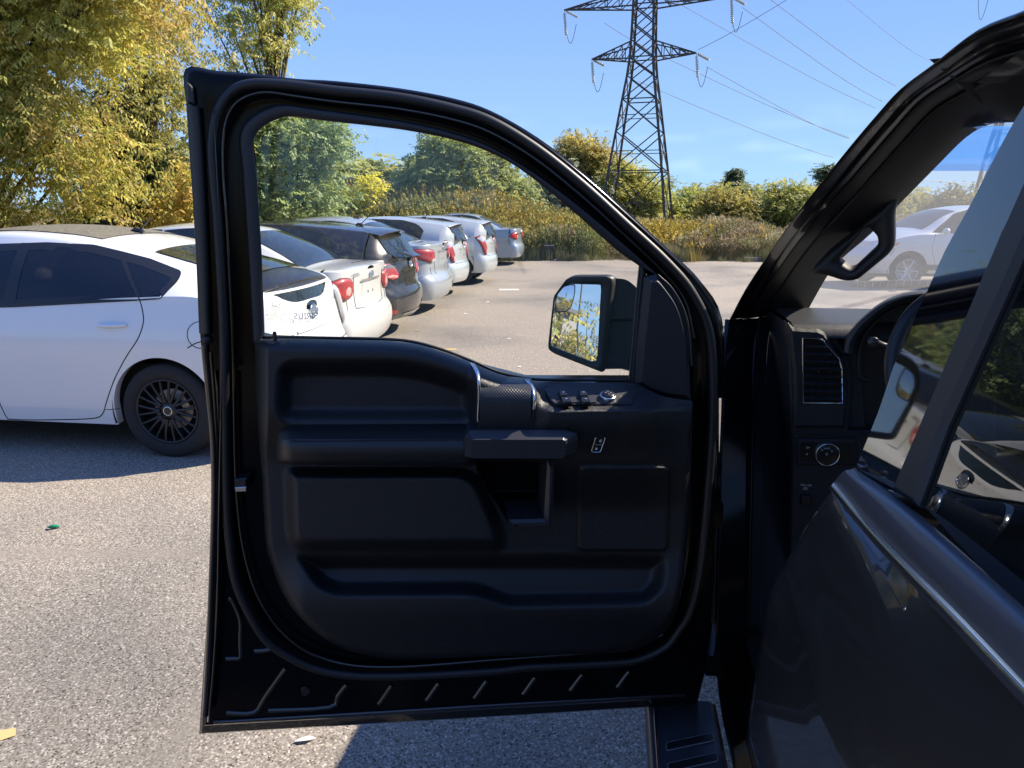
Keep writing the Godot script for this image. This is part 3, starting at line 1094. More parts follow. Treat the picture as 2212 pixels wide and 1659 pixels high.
func build_cab(root: Node3D) -> void:
	var o := curve3(pts3("2420 -120 .86 2330 -70 .93 2212 0 1.03 2107 47 1.1 2007 128 1.2 1939 181 1.28 1889 235 1.34 1835 299 1.41 1771 380 1.5 1704 470 1.6 1647 553 1.75 1600 625 1.9 1566 690 1.98"), 4)
	var i := curve3(pts3("2520 215 1.0 2400 232 1.12 2300 247 1.2 2188 262 1.28 2127 267 1.36 2074 296 1.42 2007 363 1.52 1939 433 1.62 1870 505 1.72 1809 558 1.84 1780 592 1.92 1752 640 2.0 1731 679 2.05"), 4)
	tpart(root, "pillar", sill_loft(o, i, [[-.01, -.07], [0.0, -.045], [.03, -.02], [.065, .0], [.1, .012], [.13, .016], [.17, .013], [.19, .002], [.235, .002], [.26, .012], [.31, .014], [.345, .0]]), M.black_paint)
	tpart(root, "pillar_seal", sill_loft(o, i, [[.33, -.005], [.36, .012], [.4, .019], [.44, .014], [.47, -.004], [.5, -.006]]), M.rubber)
	tpart(root, "pillar_trim", sill_loft(o, i, [[.49, -.01], [.52, .004], [.58, .012], [.66, .012], [.8, .018], [.93, .014], [.985, .0], [1.0, -.02]]), M.pillar_plastic)
	# down the hinge side to the sill
	var o2 := curve3(pts3("1566 690 1.98 1561 760 1.88 1558 880 1.78 1553 1000 1.69 1549 1150 1.6 1545 1300 1.55 1547 1440 1.52 1560 1550 1.5 1580 1640 1.46 1600 1740 1.43"), 4)
	var i2 := curve3(pts3("1731 679 2.05 1712 720 2.0 1702 800 1.95 1700 900 1.9 1697 1000 1.85 1695 1150 1.78 1692 1300 1.7 1690 1440 1.65 1700 1560 1.6 1730 1740 1.52"), 4)
	tpart(root, "hinge_pillar", sill_loft(o2, i2, [[-.1, -.12], [-.03, -.02], [0.0, .0], [.1, .012], [.2, .012], [.24, .0], [.3, .004], [.36, .012], [.42, .004], [.47, -.006]]), M.jamb_paint)
	tpart(root, "hinge_pillar_seal", sill_loft(o2, i2, [[.44, -.008], [.48, .012], [.53, .018], [.58, .01], [.61, -.008]]), M.rubber)
	tpart(root, "kick_panel", sill_loft(o2, i2, [[.6, -.012], [.68, .0], [.85, .004], [1.0, -.01], [1.35, -.05]]), M.pillar_plastic)
	# the strip between the open door and the pillar: door check and wiring sleeve
	var hin := MB.new()
	hin.box(at(1538, 1090, 1.6), Vector3(.03, .05, .14), Basis(across, Vector3.UP, back))
	tpart(root, "door_hinge", hin, M.jamb_paint)
	hin = MB.new()
	hin.box(at(1532, 1400, 1.55), Vector3(.03, .05, .14), Basis(across, Vector3.UP, back))
	tpart(root, "door_hinge", hin, M.jamb_paint)
	var sl := MB.new()
	var sp := PackedVector3Array()
	var sr := PackedFloat32Array()
	for k in 25:
		sp.append(at(1512, 1000, 1.55).lerp(at(1552, 990, 1.75), k / 24.0))
		sr.append(.014 if k % 2 else .017)
	sl.tube(sp, sr, 10)
	tpart(root, "wiring_sleeve", sl, M.rubber)
	# windscreen with the grey dust that lies on it
	var ws := i.slice(12)
	var rows := [PackedVector3Array(), PackedVector3Array(), PackedVector3Array(), PackedVector3Array()]
	var rows_band := [PackedVector3Array(), PackedVector3Array(), PackedVector3Array()]
	for k in ws.size():
		for j in 4:
			rows[j].append(ws[k] + across * [-.03, .35, .9, 1.42][j] + ahead * (.03 + [.0, .05, .06, .0][j]))
	var m := MB.new()
	m.grid(rows)
	tpart(root, "windscreen", m, M.clear_glass)
	m = MB.new()
	var rd := [PackedVector3Array(), PackedVector3Array(), PackedVector3Array(), PackedVector3Array()]
	for j in 4:
		for q in rows[j].slice(11):
			rd[j].append(q + Vector3(0, .004, -.004))
	m.grid(rd)
	tpart(root, "windscreen_dust", m, M.window_dust)
	m = MB.new()
	var band := [PackedVector3Array(), PackedVector3Array(), PackedVector3Array(), PackedVector3Array()]
	for j in 4:
		for k in 13:
			band[j].append(rows[j][k] + Vector3(0, -.004, .004))
	m.grid(band)
	tpart(root, "windscreen_shade_band", m, M.shade_band_glass)
	# grab handle on the pillar: a flat loop with a small opening, moulded out of the trim
	var gf := Fr.new(at(1890, 530, 1.64), Vector3(1, 0, .1), Vector3(-.5, -.15, 1))
	var outer := rounded(pl("1945 412 1934 460 1935 515 1933 534 1919 552 1850 608 1822 609 1790 598 1748 590 1790 545 1850 498"), 12, 4)
	var hole := rounded(pl("1873 490 1896 513 1897 534 1844 584 1828 577 1812 563"), 9, 4)
	var oa := even_closed(fpoly(gf, outer, 0.0), 96)
	var mid := Vector2()
	var hp := fpoly(gf, hole, 0.0)
	for q in hp:
		mid += q / hp.size()
	# both outlines by angle about the middle of the opening
	oa = by_angle(fpoly(gf, outer, 0.0), mid, 96)
	var ha := by_angle(hp, mid, 96)
	m = MB.new()
	var ring := []
	for k in 9:
		ring.append(PackedVector3Array())
	for k in 96:
		var w := oa[k]
		var v := ha[k]
		for j in 9:
			var q: Array = [[0.0, -.045], [0.0, -.012], [.08, -.003], [.3, .003], [.55, .004], [.8, .001], [.95, -.006], [1.0, -.016], [1.0, -.045]][j]
			var p := w.lerp(v, q[0])
			ring[j].append(Vector3(p.x, p.y, q[1]))
	m.grid(ring, true)
	part(root, "grab_handle", m, M.pillar_plastic, Transform3D(Basis(), -truck_base) * gf.t)
	# headliner, sun visor and roof
	var edge := PackedVector3Array()
	for q in [[.46, 1.86, 1.0], [.47, 1.87, .7], [.49, 1.86, .2], [.49, 1.86, -.4], [.47, 1.85, -.9]]:
		edge.append(across * q[0] + Vector3(0, q[1], 0) + ahead * q[2])
	var hl := MB.new()
	rows = []
	for j in 9:
		var row := PackedVector3Array()
		var u := j / 8.0
		for q in edge:
			row.append(q + across * (.07 + 1.3 * u) + Vector3(0, -.05 + .045 * sin(PI * u), 0))
		rows.append(row)
	hl.grid(rows)
	tpart(root, "headliner", hl, M.headliner)
	var rf := MB.new()
	rows = []
	var o_top := o.slice(0, 17)
	var line := PackedVector3Array()
	for q in range(edge.size() - 1, 1, -1):
		line.append(edge[q] + Vector3(0, .01, 0))
	line.append_array(o_top)
	for j in 11:
		var u := j / 10.0
		var row := PackedVector3Array()
		for q in line:
			row.append(q + across * (.07 + 1.42 * u) + Vector3(0, .06 * sin(PI * u) * clampf((line.size() - 1 - row.size()) / 12.0, 0, 1) - .035, 0))
		rows.append(row)
	rf.grid(rows)
	tpart(root, "roof", rf, M.black_paint)
	# header over the windscreen
	var hd := MB.new()
	rows = [PackedVector3Array(), PackedVector3Array(), PackedVector3Array()]
	for j in 9:
		var u := j / 8.0
		var crown := Vector3(0, .05 * sin(PI * u), 0) + ahead * .07 * sin(PI * u)
		rows[0].append(o[16] + across * 1.42 * u + crown)
		rows[1].append(i[13] + across * 1.4 * u + crown)
		rows[2].append(i[4] + across * (1.36 * u - .0) + crown - ahead * .1)
	hd.grid(rows)
	tpart(root, "windscreen_header", hd, M.headliner)

func build_dash(root: Node3D) -> void:
	var o := at(1734, 800, 1.74)
	var f := Fr.new(o, across, back)
	var node := Transform3D(Basis(), -truck_base) * f.t
	var dash := MB.new()
	# top pad, going away under the windscreen
	var pad := pl("1703 698 1731 679 1760 668 1866 665 2010 662 2300 655 2700 655 2700 760 2010 760 1905 745 1826 733 1770 716")
	var base := part(root, "dashboard", dprism(f, pl("1703 700 1717 706 1768 712 1810 730 1828 762 1836 800 1838 870 1834 930 2700 930 2700 1700 1716 1700 1706 1200 1712 960 1706 830"), -.3, -.004, .004), M.door_plastic, node)
	var tops := [PackedVector3Array(), PackedVector3Array(), PackedVector3Array(), PackedVector3Array(), PackedVector3Array()]
	for k in 12:
		var u := k / 11.0
		var x := lerpf(-.03, 1.35, u)
		var y := fp(f, 1760, 700, 0).y
		tops[0].append(Vector3(x, y - .03, .012))
		tops[1].append(Vector3(x, y - .006, .0))
		tops[2].append(Vector3(x, y, -.03))
		tops[3].append(Vector3(x, y + .004, -.27))
		tops[4].append(Vector3(x, y - .06, -.5))
	dash.grid(tops)
	part(base, "top_pad", dash, M.dash_vinyl)
	# bezel round the vent
	var bo := pl("1703 697 1717 709 1768 712 1782 718 1822 768 1829 800 1830 880 1826 925 1716 925 1714 800")
	var bz := dprism(f, bo, -.03, .016, .007)
	part(base, "vent_bezel", bz, M.door_plastic)
	var vo := pl("1734 730 1768 731 1778 736 1812 774 1819 800 1820 871 1735 870")
	part(base, "vent_well", dprism(f, vo, -.002, .0165), M.switch_black)
	part(base, "vent_trim", dtube(f, vo, .018, .0022, 1, 6, 1.0, true), M.chrome)
	for k in 8:
		var y := 747.0 + k * 16.0
		var x1 := 1818.0 if y > 796 else 1782 + (y - 742) * .66
		var sl := MB.new()
		var a := fp(f, 1738, y, .0185)
		var b := fp(f, x1, y + 1, .0185)
		sl.box((a + b) / 2, Vector3(b.x - a.x, .0022, .012), Basis(Vector3.RIGHT, .45))
		part(base, "vent_slat", sl, M.smooth_plastic)
	for x in [1757, 1777, 1797]:
		var sl := MB.new()
		var a := fp(f, x, 760, .0175)
		var b := fp(f, x, 866, .0175)
		sl.box((a + b) / 2, Vector3(.0016, a.y - b.y, .003))
		part(base, "vent_vane", sl, M.dark_plastic)
	var kb := dprism(f, rounded(pl("1768 794 1796 794 1796 806 1768 806"), 3, 3), .016, .03, .003)
	var kn := part(base, "vent_knob", kb, M.switch_black)
	for x in [1769, 1795]:
		var e := MB.new()
		var c := fp(f, x, 800, .03)
		e.box(c, Vector3(.003, .011, .004))
		part(base, "knob_end", e, M.chrome)
	# instrument hood
	var hood := MB.new()
	var rows := []
	var hx := curve(pl("1822 760 1826 735 1842 708 1868 680 1900 655 1930 640 1965 630 2020 625 2120 623 2260 628 2330 660"), 4)
	for q in [[0.0, .05, 0.0], [.0, .11, 3.0], [2.0, .125, 8.0], [6.0, .12, 14.0], [9.0, .06, 20.0], [10.0, -.05, 24.0]]:
		var row := PackedVector3Array()
		for k in hx.size():
			var inward := (Vector2(2080, 860) - hx[k]).normalized()
			var p: Vector2 = hx[k] + inward * q[2]
			row.append(fp(f, p.x, p.y, q[1]))
		rows.append(row)
	rows.push_front(PackedVector3Array())
	for k in hx.size():
		rows[0].append(fp(f, hx[k].x + 4, hx[k].y + 2, -.22))
	hood.grid(rows)
	part(base, "instrument_hood", hood, M.dash_vinyl)
	part(base, "cluster_face", dprism(f, pl("1836 745 1868 700 1930 660 2020 645 2260 648 2330 680 2330 1000 1856 1000 1850 830"), -.07, -.05), M.dark_plastic)
	part(base, "cluster_bezel", dtube(f, pl("1990 655 1930 668 1880 705 1858 745 1855 790 1858 815 1880 822"), .02, .005, 5, 8), M.door_plastic)
	# column stalk
	var st := MB.new()
	st.tube(PackedVector3Array([fp(f, 1890, 740, .2), fp(f, 1905, 746, .19), fp(f, 2010, 775, .14)]), PackedFloat32Array([.0085, .007, .0085]), 12)
	st.lathe(PackedVector2Array([Vector2(0, .006), Vector2(.0095, .005), Vector2(.011, .0), Vector2(.009, -.01)]), 20, Transform3D(Basis(), fp(f, 1887, 739, .2)))
	part(base, "dash_filler", dprism(f, pl("1800 716 1850 716 1870 940 1812 940"), -.12, -.03), M.door_plastic)
	part(base, "column_stalk", st, M.smooth_plastic)
	# steering wheel
	var wc := fp(f, 2130, 800, .3)
	var tilt := Basis(Vector3.RIGHT, -.32)
	var ring := PackedVector3Array()
	for k in 64:
		ring.append(wc + tilt * Vector3(cos(TAU * k / 64), sin(TAU * k / 64), 0) * .17)
	var wh := MB.new()
	wh.tube(ring, .0145, 14, true)
	var sw := part(root, "steering_wheel", wh, M.soft_vinyl, node)
	var hub := MB.new()
	hub.ball(wc + Vector3(0, 0, -.02), Vector3(.075, .07, .03), 16)
	part(sw, "wheel_hub", hub, M.soft_vinyl)
	for an in [PI, 0.0, -PI / 2]:
		var sp := MB.new()
		sp.tube(PackedVector3Array([wc, wc + tilt * Vector3(cos(an), sin(an), 0) * .17]), .016, 8)
		part(sw, "wheel_spoke", sp, M.soft_vinyl)
	# lower dash: headlight switch, brake release, fuse lid vents
	var lb := dprism(f, rounded(pl("1722 948 1850 948 1850 1004 1722 1004"), 6, 3), -.01, .006, .003)
	var hs := part(base, "headlight_switch", lb, M.door_plastic)
	part(base, "switch_face", dprism(f, rounded(pl("1730 955 1844 955 1844 997 1730 997"), 5, 3), .0, .008, .001), M.switch_black)
	var c := fp(f, 1786, 980, .008)
	var hk := MB.new()
	hk.lathe(PackedVector2Array([Vector2(0, .014), Vector2(.023, .013), Vector2(.025, .01), Vector2(.026, .0)]), 36, Transform3D(Basis(), c))
	part(base, "switch_knob", hk, M.switch_black)
	var hr := MB.new()
	hr.lathe(PackedVector2Array([Vector2(.0255, .009), Vector2(.0272, .011), Vector2(.0285, .009), Vector2(.0288, .0)]), 36, Transform3D(Basis(), c))
	part(base, "knob_ring", hr, M.chrome)
	for s in [["O", 1786, 981, .006], ["o", 1776, 972, .005], ["AUTO", 1787, 969, .004], ["o", 1797, 974, .005], ["D", 1744, 967, .005], ["=", 1748, 967, .005], ["A", 1743, 981, .005]]:
		part(base, "switch_print", text_mesh(s[0], s[3], .0003), M.print_white, Transform3D(Basis(), fp(f, s[1], s[2], .0225 if s[1] > 1765 else .0085)))
	var br := dprism(f, pl("1731 1072 1752 1072 1752 1092 1731 1092"), .0, .012, .002)
	var bn := part(base, "brake_release", br, M.switch_black)
	part(base, "release_print", text_mesh("PULL ON", .0048, .0003), M.print_white, Transform3D(Basis(), fp(f, 1741, 1048, .001)))
	part(base, "release_print", text_mesh("(P)", .006, .0003), M.print_white, Transform3D(Basis(), fp(f, 1740, 1055.5, .001)))
	part(base, "dash_seam", dtube(f, pl("1710 936 1760 938 1850 940 2000 944"), .002, .0015, 4, 6), M.dark_plastic)
	for k in 8:
		var side := MB.new()
		side.box(at(1683, 842.0 + k * 7.0, 1.9), Vector3(.018, .0025, .004), Basis(across, Vector3.UP, back))
		tpart(root, "vent_slat", side, M.dark_plastic)
	# cowl grille at the foot of the windscreen
	var cg := MB.new()
	var g0 := at(1838, 615, 2.12)
	var g1 := at(2030, 610, 2.02)
	cg.tube(PackedVector3Array([g0, (g0 + g1) / 2 + Vector3(0, .001, 0), g1]), .0085, 8)
	tpart(root, "cowl_grille", cg, M.dark_plastic)
	for k in 11:
		var tick := MB.new()
		tick.box(g0.lerp(g1, .06 + k * .088) + Vector3(0, .001, .009), Vector3(.0016, .016, .002))
		tpart(root, "grille_tick", tick, M.pylon_pale)
	# seats, floor and the far side of the cab
	for s in [[.62, .75], [1.25, .75]]:
		var m := MB.new()
		var so: Vector3 = across * s[0] + ahead * (s[1] - .45)
		m.box(so + Vector3(0, .85, 0), Vector3(.5, .18, .52), Basis(across, Vector3.UP, back))
		m.box(so + Vector3(0, 1.2, 0) + back * .28, Vector3(.48, .62, .14), Basis(across, Vector3.UP, back).rotated(across, .2))
		m.box(so + Vector3(0, 1.6, 0) + back * .36, Vector3(.26, .18, .1), Basis(across, Vector3.UP, back))
		tpart(root, "seat", m, M.headliner)
	var b := Basis(across, Vector3.UP, back)
	var fl := MB.new()
	fl.box(across * 1.15 + ahead * .55 + Vector3(0, .6, 0), Vector3(1.5, .06, 2.5), b)
	tpart(root, "cab_floor", fl, M.headliner)
	var fire := MB.new()
	fire.box(across * 1.15 + ahead * 2.25 + Vector3(0, .9, 0), Vector3(1.5, .7, .06), b)
	tpart(root, "firewall", fire, M.dark_plastic)

var up_door: Fr
var low_door: Fr

func build_rear_door(root: Node3D) -> void:
	up_door = Fr.new(Vector3(.233, 1.352, 0), back, Vector3(-1, .236, -.155))
	low_door = Fr.new(Vector3(.2466, 1.352, 0), back, Vector3(-1, .0, -.137))
	var fu := up_door
	var fl := low_door
	var tb := Transform3D(Basis(), -truck_base)
	# lower skin with its soft crease, as a bent sheet
	var rows := []
	var lead := pl("1799 1046 1786 1052 1726 1137 1691 1200 1659 1259 1632 1400 1612 1540 1607 1586")
	var n := 22
	var c0 := fp(fl, 1797, 1046, -.022)
	var c1 := fp(fl, 2055, 1325, -.022)
	var y_low := fp(fl, 1607, 1586, 0).y - .02
	for j in n + 1:
		var row := PackedVector3Array()
		var u := float(j) / n
		var p := curve(lead, 6)[int(round(u * (lead.size() - 1) * 6))]
		var bulge := .008 * sin(PI * u) - .03 * ramp(u, .86, 1.0) - .03 * pow(clampf(1.0 - u / .3, 0, 1), 2.0) + .006 * exp(-pow((u - .42) / .05, 2.0))
		var a := fp(fl, p.x, p.y, bulge)
		for v in [0.0, .01, .03, .1, .2, .3, .4, .5, .6, .7, .8, .9, 1.0]:
			var xx := lerpf(a.x, .42, v)
			row.append(Vector3(xx, lerpf(a.y, lerpf(c0.lerp(c1, (xx - c0.x) / (c1.x - c0.x)).y + .012, y_low, u), smoothstep(0, .3, v)), bulge - (.012 if v == 0.0 else .002 if v < .02 else 0.0)))
		rows.append(row)
	var m := MB.new()
	m.grid(rows)
	var rd := part(root, "rear_door", m, M.dusty_paint, tb * fl.t)
	# front edge of that door, going into the jamb
	var ed := MB.new()
	var er := [PackedVector3Array(), PackedVector3Array()]
	for j in n + 1:
		er[0].append(rows[j][0])
		er[1].append(rows[j][0] + Vector3(.03, 0, -.12))
	ed.grid(er)
	part(rd, "door_edge", ed, M.black_paint)
	var to_low := fl.inv * fu.t
	# belt moulding: top ledge, face and the chrome line below it
	var mr := []
	for q in [["1846 1010 1926 1064 2029 1148 2218 1315 2510 1570", -.006], ["1841 1014 1920 1069 2023 1152 2212 1319 2500 1575", .012], ["1830 1015 1912 1082 2023 1184 2212 1347 2500 1596", .019], ["1822 1018 1904 1097 2018 1224 2212 1384 2500 1625", .022], ["1812 1028 1904 1130 2040 1272 2212 1432 2500 1700", .02], ["1802 1041 1904 1159 2063 1318 2212 1472 2500 1768", .012]]:
		var row := PackedVector3Array()
		for p in curve(pl(q[0]), 5):
			row.append(fp(fl, p.x, p.y, q[1]))
		mr.append(row)
	m = MB.new()
	m.grid(mr)
	m.fan(PackedVector3Array([mr[0][0], mr[1][0], mr[2][0], mr[3][0], mr[4][0], mr[5][0]]))
	part(rd, "belt_moulding", m, M.moulding_black)
	part(rd, "chrome_strip", dloft(fl, [[pl("1804 1039 1906 1157 2065 1315 2214 1470 2500 1766"), .004], [pl("1800 1044 1901 1162 2060 1323 2209 1479 2497 1776"), .012], [pl("1795 1049 1896 1168 2054 1332 2203 1491 2492 1789"), .017], [pl("1790 1054 1889 1177 2046 1345 2195 1508 2487 1808"), .004]], 5), M.satin_chrome)
	# pillar applique, divider and glass
	var ap := curve(pl("2300 100 2212 222 2154 323 2094 440 2040 538 2000 629 1975 682 1957 732 1933 778 1918 820 1894 891 1858 980 1845 1012"), 3)
	ap.append_array(pl("1850 1020 1932 1064 1975 960 2166 505 2400 40"))
	part(rd, "pillar_applique", dprism(fu, ap, -.03, .0, .003), M.gloss_panel, to_low)
	part(rd, "window_divider", dprism(fu, pl("2420 -90 2166 484 2046 764 1922 1057 1936 1068 1972 1092 2034 920 2212 520 2460 -60"), -.02, .009, .005), M.pillar_plastic, to_low)
	var g := PackedVector2Array()
	for p in pl("1972 1062 1990 1020 2212 515 2440 0"):
		var q := fp(fu, p.x, p.y, .0)
		g.append(Vector2(q.x, q.y))
	var top_y := g[3].y
	g.append(Vector2(.3, top_y))
	g.append(Vector2(.3, g[0].y - .02))
	part(rd, "window_glass", flat_sheet(g, .002), M.privacy_glass, to_low)
	var fr := MB.new()
	fr.box(Vector3(.0, top_y + .03, -.02), Vector3(.6, .07, .05))
	part(rd, "window_frame", fr, M.black_paint, to_low)

func build_truck_rest(root: Node3D) -> void:
	var b := Basis(across, Vector3.UP, back)
	# running board
	var px := pl("1402 1532 1423 1659 1445 1790 1620 1790 1545 1659 1508 1523")
	var h := .43
	var edge := PackedVector3Array()
	for p in [Vector2(1402, 1532), Vector2(1423, 1659)]:
		edge.append(on_ground(p.x, p.y, h))
	var o := edge[0]
	var dir := back
	var rb := MB.new()
	var L := 1.9
	var prof := [Vector2(.0, -.08), Vector2(-.008, -.03), Vector2(.0, -.004), Vector2(.01, .0), Vector2(.15, .0), Vector2(.165, -.01), Vector2(.165, -.08)]
	var rows := []
	for q in prof:
		rows.append(PackedVector3Array([o + across * q.x + Vector3(0, q.y, 0) + ahead * .05, o + across * q.x + Vector3(0, q.y, 0) + back * L]))
	rb.grid(rows)
	var cap := PackedVector3Array()
	for r in rows:
		cap.append(r[0])
	rb.fan(cap)
	var rn := tpart(root, "running_board", rb, M.step_top)
	for k in 12:
		var c0 := o + across * .088 + back * (.115 + k * .066) + Vector3(0, .0, 0)
		var bs := Basis(across, ahead, Vector3.UP)
		var out := rounded(PackedVector2Array([Vector2(-.055, -.03), Vector2(-.055, -.004), Vector2(.055, .045), Vector2(.055, .019)]), .006, 3)
		var s := MB.new()
		s.prism(out, .0, .005, .002, Transform3D(bs, c0), inset(out, .002))
		var rib := part(rn, "step_rib", s, M.step_rubber)
		s = MB.new()
		var rim := PackedVector3Array()
		for q in out:
			rim.append(c0 + bs * Vector3(q.x, q.y, .003))
		s.tube(rim, .0014, 5, true)
		part(rn, "rib_edge", s, M.step_edge)
	var lp := MB.new()
	lp.tube(PackedVector3Array([o + across * .012 + Vector3(0, .002, 0), o + across * .012 + back * L + Vector3(0, .002, 0)]), .003, 6)
	part(rn, "step_trim", lp, M.satin_chrome)
	# rocker, sill plate
	var ro := MB.new()
	ro.box(o + across * .25 + back * .75 + Vector3(0, .1, 0), Vector3(.07, .2, 1.9), b)
	tpart(root, "rocker_panel", ro, M.black_paint)
	var sp := MB.new()
	sp.box(o + across * .3 + back * .75 + Vector3(0, .21, 0), Vector3(.1, .02, 1.9), b)
	tpart(root, "sill_plate", sp, M.step_rubber)
	# bonnet and wing, hidden from the lens but throwing shade and closing the body
	var bn := MB.new()
	var hr := []
	for k in 9:
		var u := k / 8.0
		var row := PackedVector3Array()
		for q in [[2.0, 1.16], [2.3, 1.19], [2.9, 1.17], [3.4, 1.12], [3.5, 1.05]]:
			row.append(across * (.37 + 1.5 * u) + ahead * q[0] + Vector3(0, q[1] + .05 * sin(PI * u), 0))
		hr.append(row)
	bn.grid(hr)
	var le := PackedVector3Array()
	tpart(root, "bonnet", bn, M.black_paint)
	for s in [.38, 1.86]:
		var wg := MB.new()
		wg.box(across * s + ahead * 2.8 + Vector3(0, .98, 0), Vector3(.05, .36, 1.42), b)
		wg.box(across * s + ahead * 3.35 + Vector3(0, .68, 0), Vector3(.05, .4, .3), b)
		tpart(root, "wing", wg, M.black_paint)
	var gr := MB.new()
	gr.box(across * 1.12 + ahead * 3.5 + Vector3(0, .8, 0), Vector3(1.5, .6, .08), b)
	tpart(root, "grille", gr, M.dark_plastic)
	# far flank of the cab and the load bed behind the eye
	var fk := MB.new()
	fk.box(across * 1.86 + ahead * .6 + Vector3(0, .93, 0), Vector3(.06, .7, 2.9), b)
	fk.box(across * 1.8 + ahead * .55 + Vector3(0, 1.55, 0), Vector3(.06, .6, .12), b)
	fk.box(across * 1.8 + back * .8 + Vector3(0, 1.55, 0), Vector3(.06, .6, .3), b)
	tpart(root, "far_flank", fk, M.black_paint)
	var bd := MB.new()
	bd.box(across * .36 + back * 1.9 + Vector3(0, .95, 0), Vector3(.06, .7, 2.1), b)
	bd.box(across * 1.86 + back * 1.9 + Vector3(0, .95, 0), Vector3(.06, .7, 2.1), b)
	bd.box(across * 1.11 + back * 2.95 + Vector3(0, .95, 0), Vector3(1.5, .7, .06), b)
	bd.box(across * 1.11 + back * 1.9 + Vector3(0, .8, 0), Vector3(1.5, .05, 2.1), b)
	bd.box(across * 1.11 + back * .9 + Vector3(0, 1.0, 0), Vector3(1.5, .75, .06), b)
	tpart(root, "load_bed", bd, M.black_paint)
	for s in [.45, 1.75]:
		for d in [2.9, -1.7]:
			var w := MB.new()
			w.lathe(PackedVector2Array([Vector2(0, -.12), Vector2(.34, -.12), Vector2(.39, -.08), Vector2(.39, .08), Vector2(.34, .12), Vector2(0, .12)]), 28, Transform3D(Basis(ahead, Vector3.UP, across), across * s + ahead * d + Vector3(0, .39, 0)))
			tpart(root, "wheel", w, M.tyre)

# ---------------------------------------------------------------- parked cars
# own axes: x to the rear (0 at the rear bumper), y up, z to the car's left

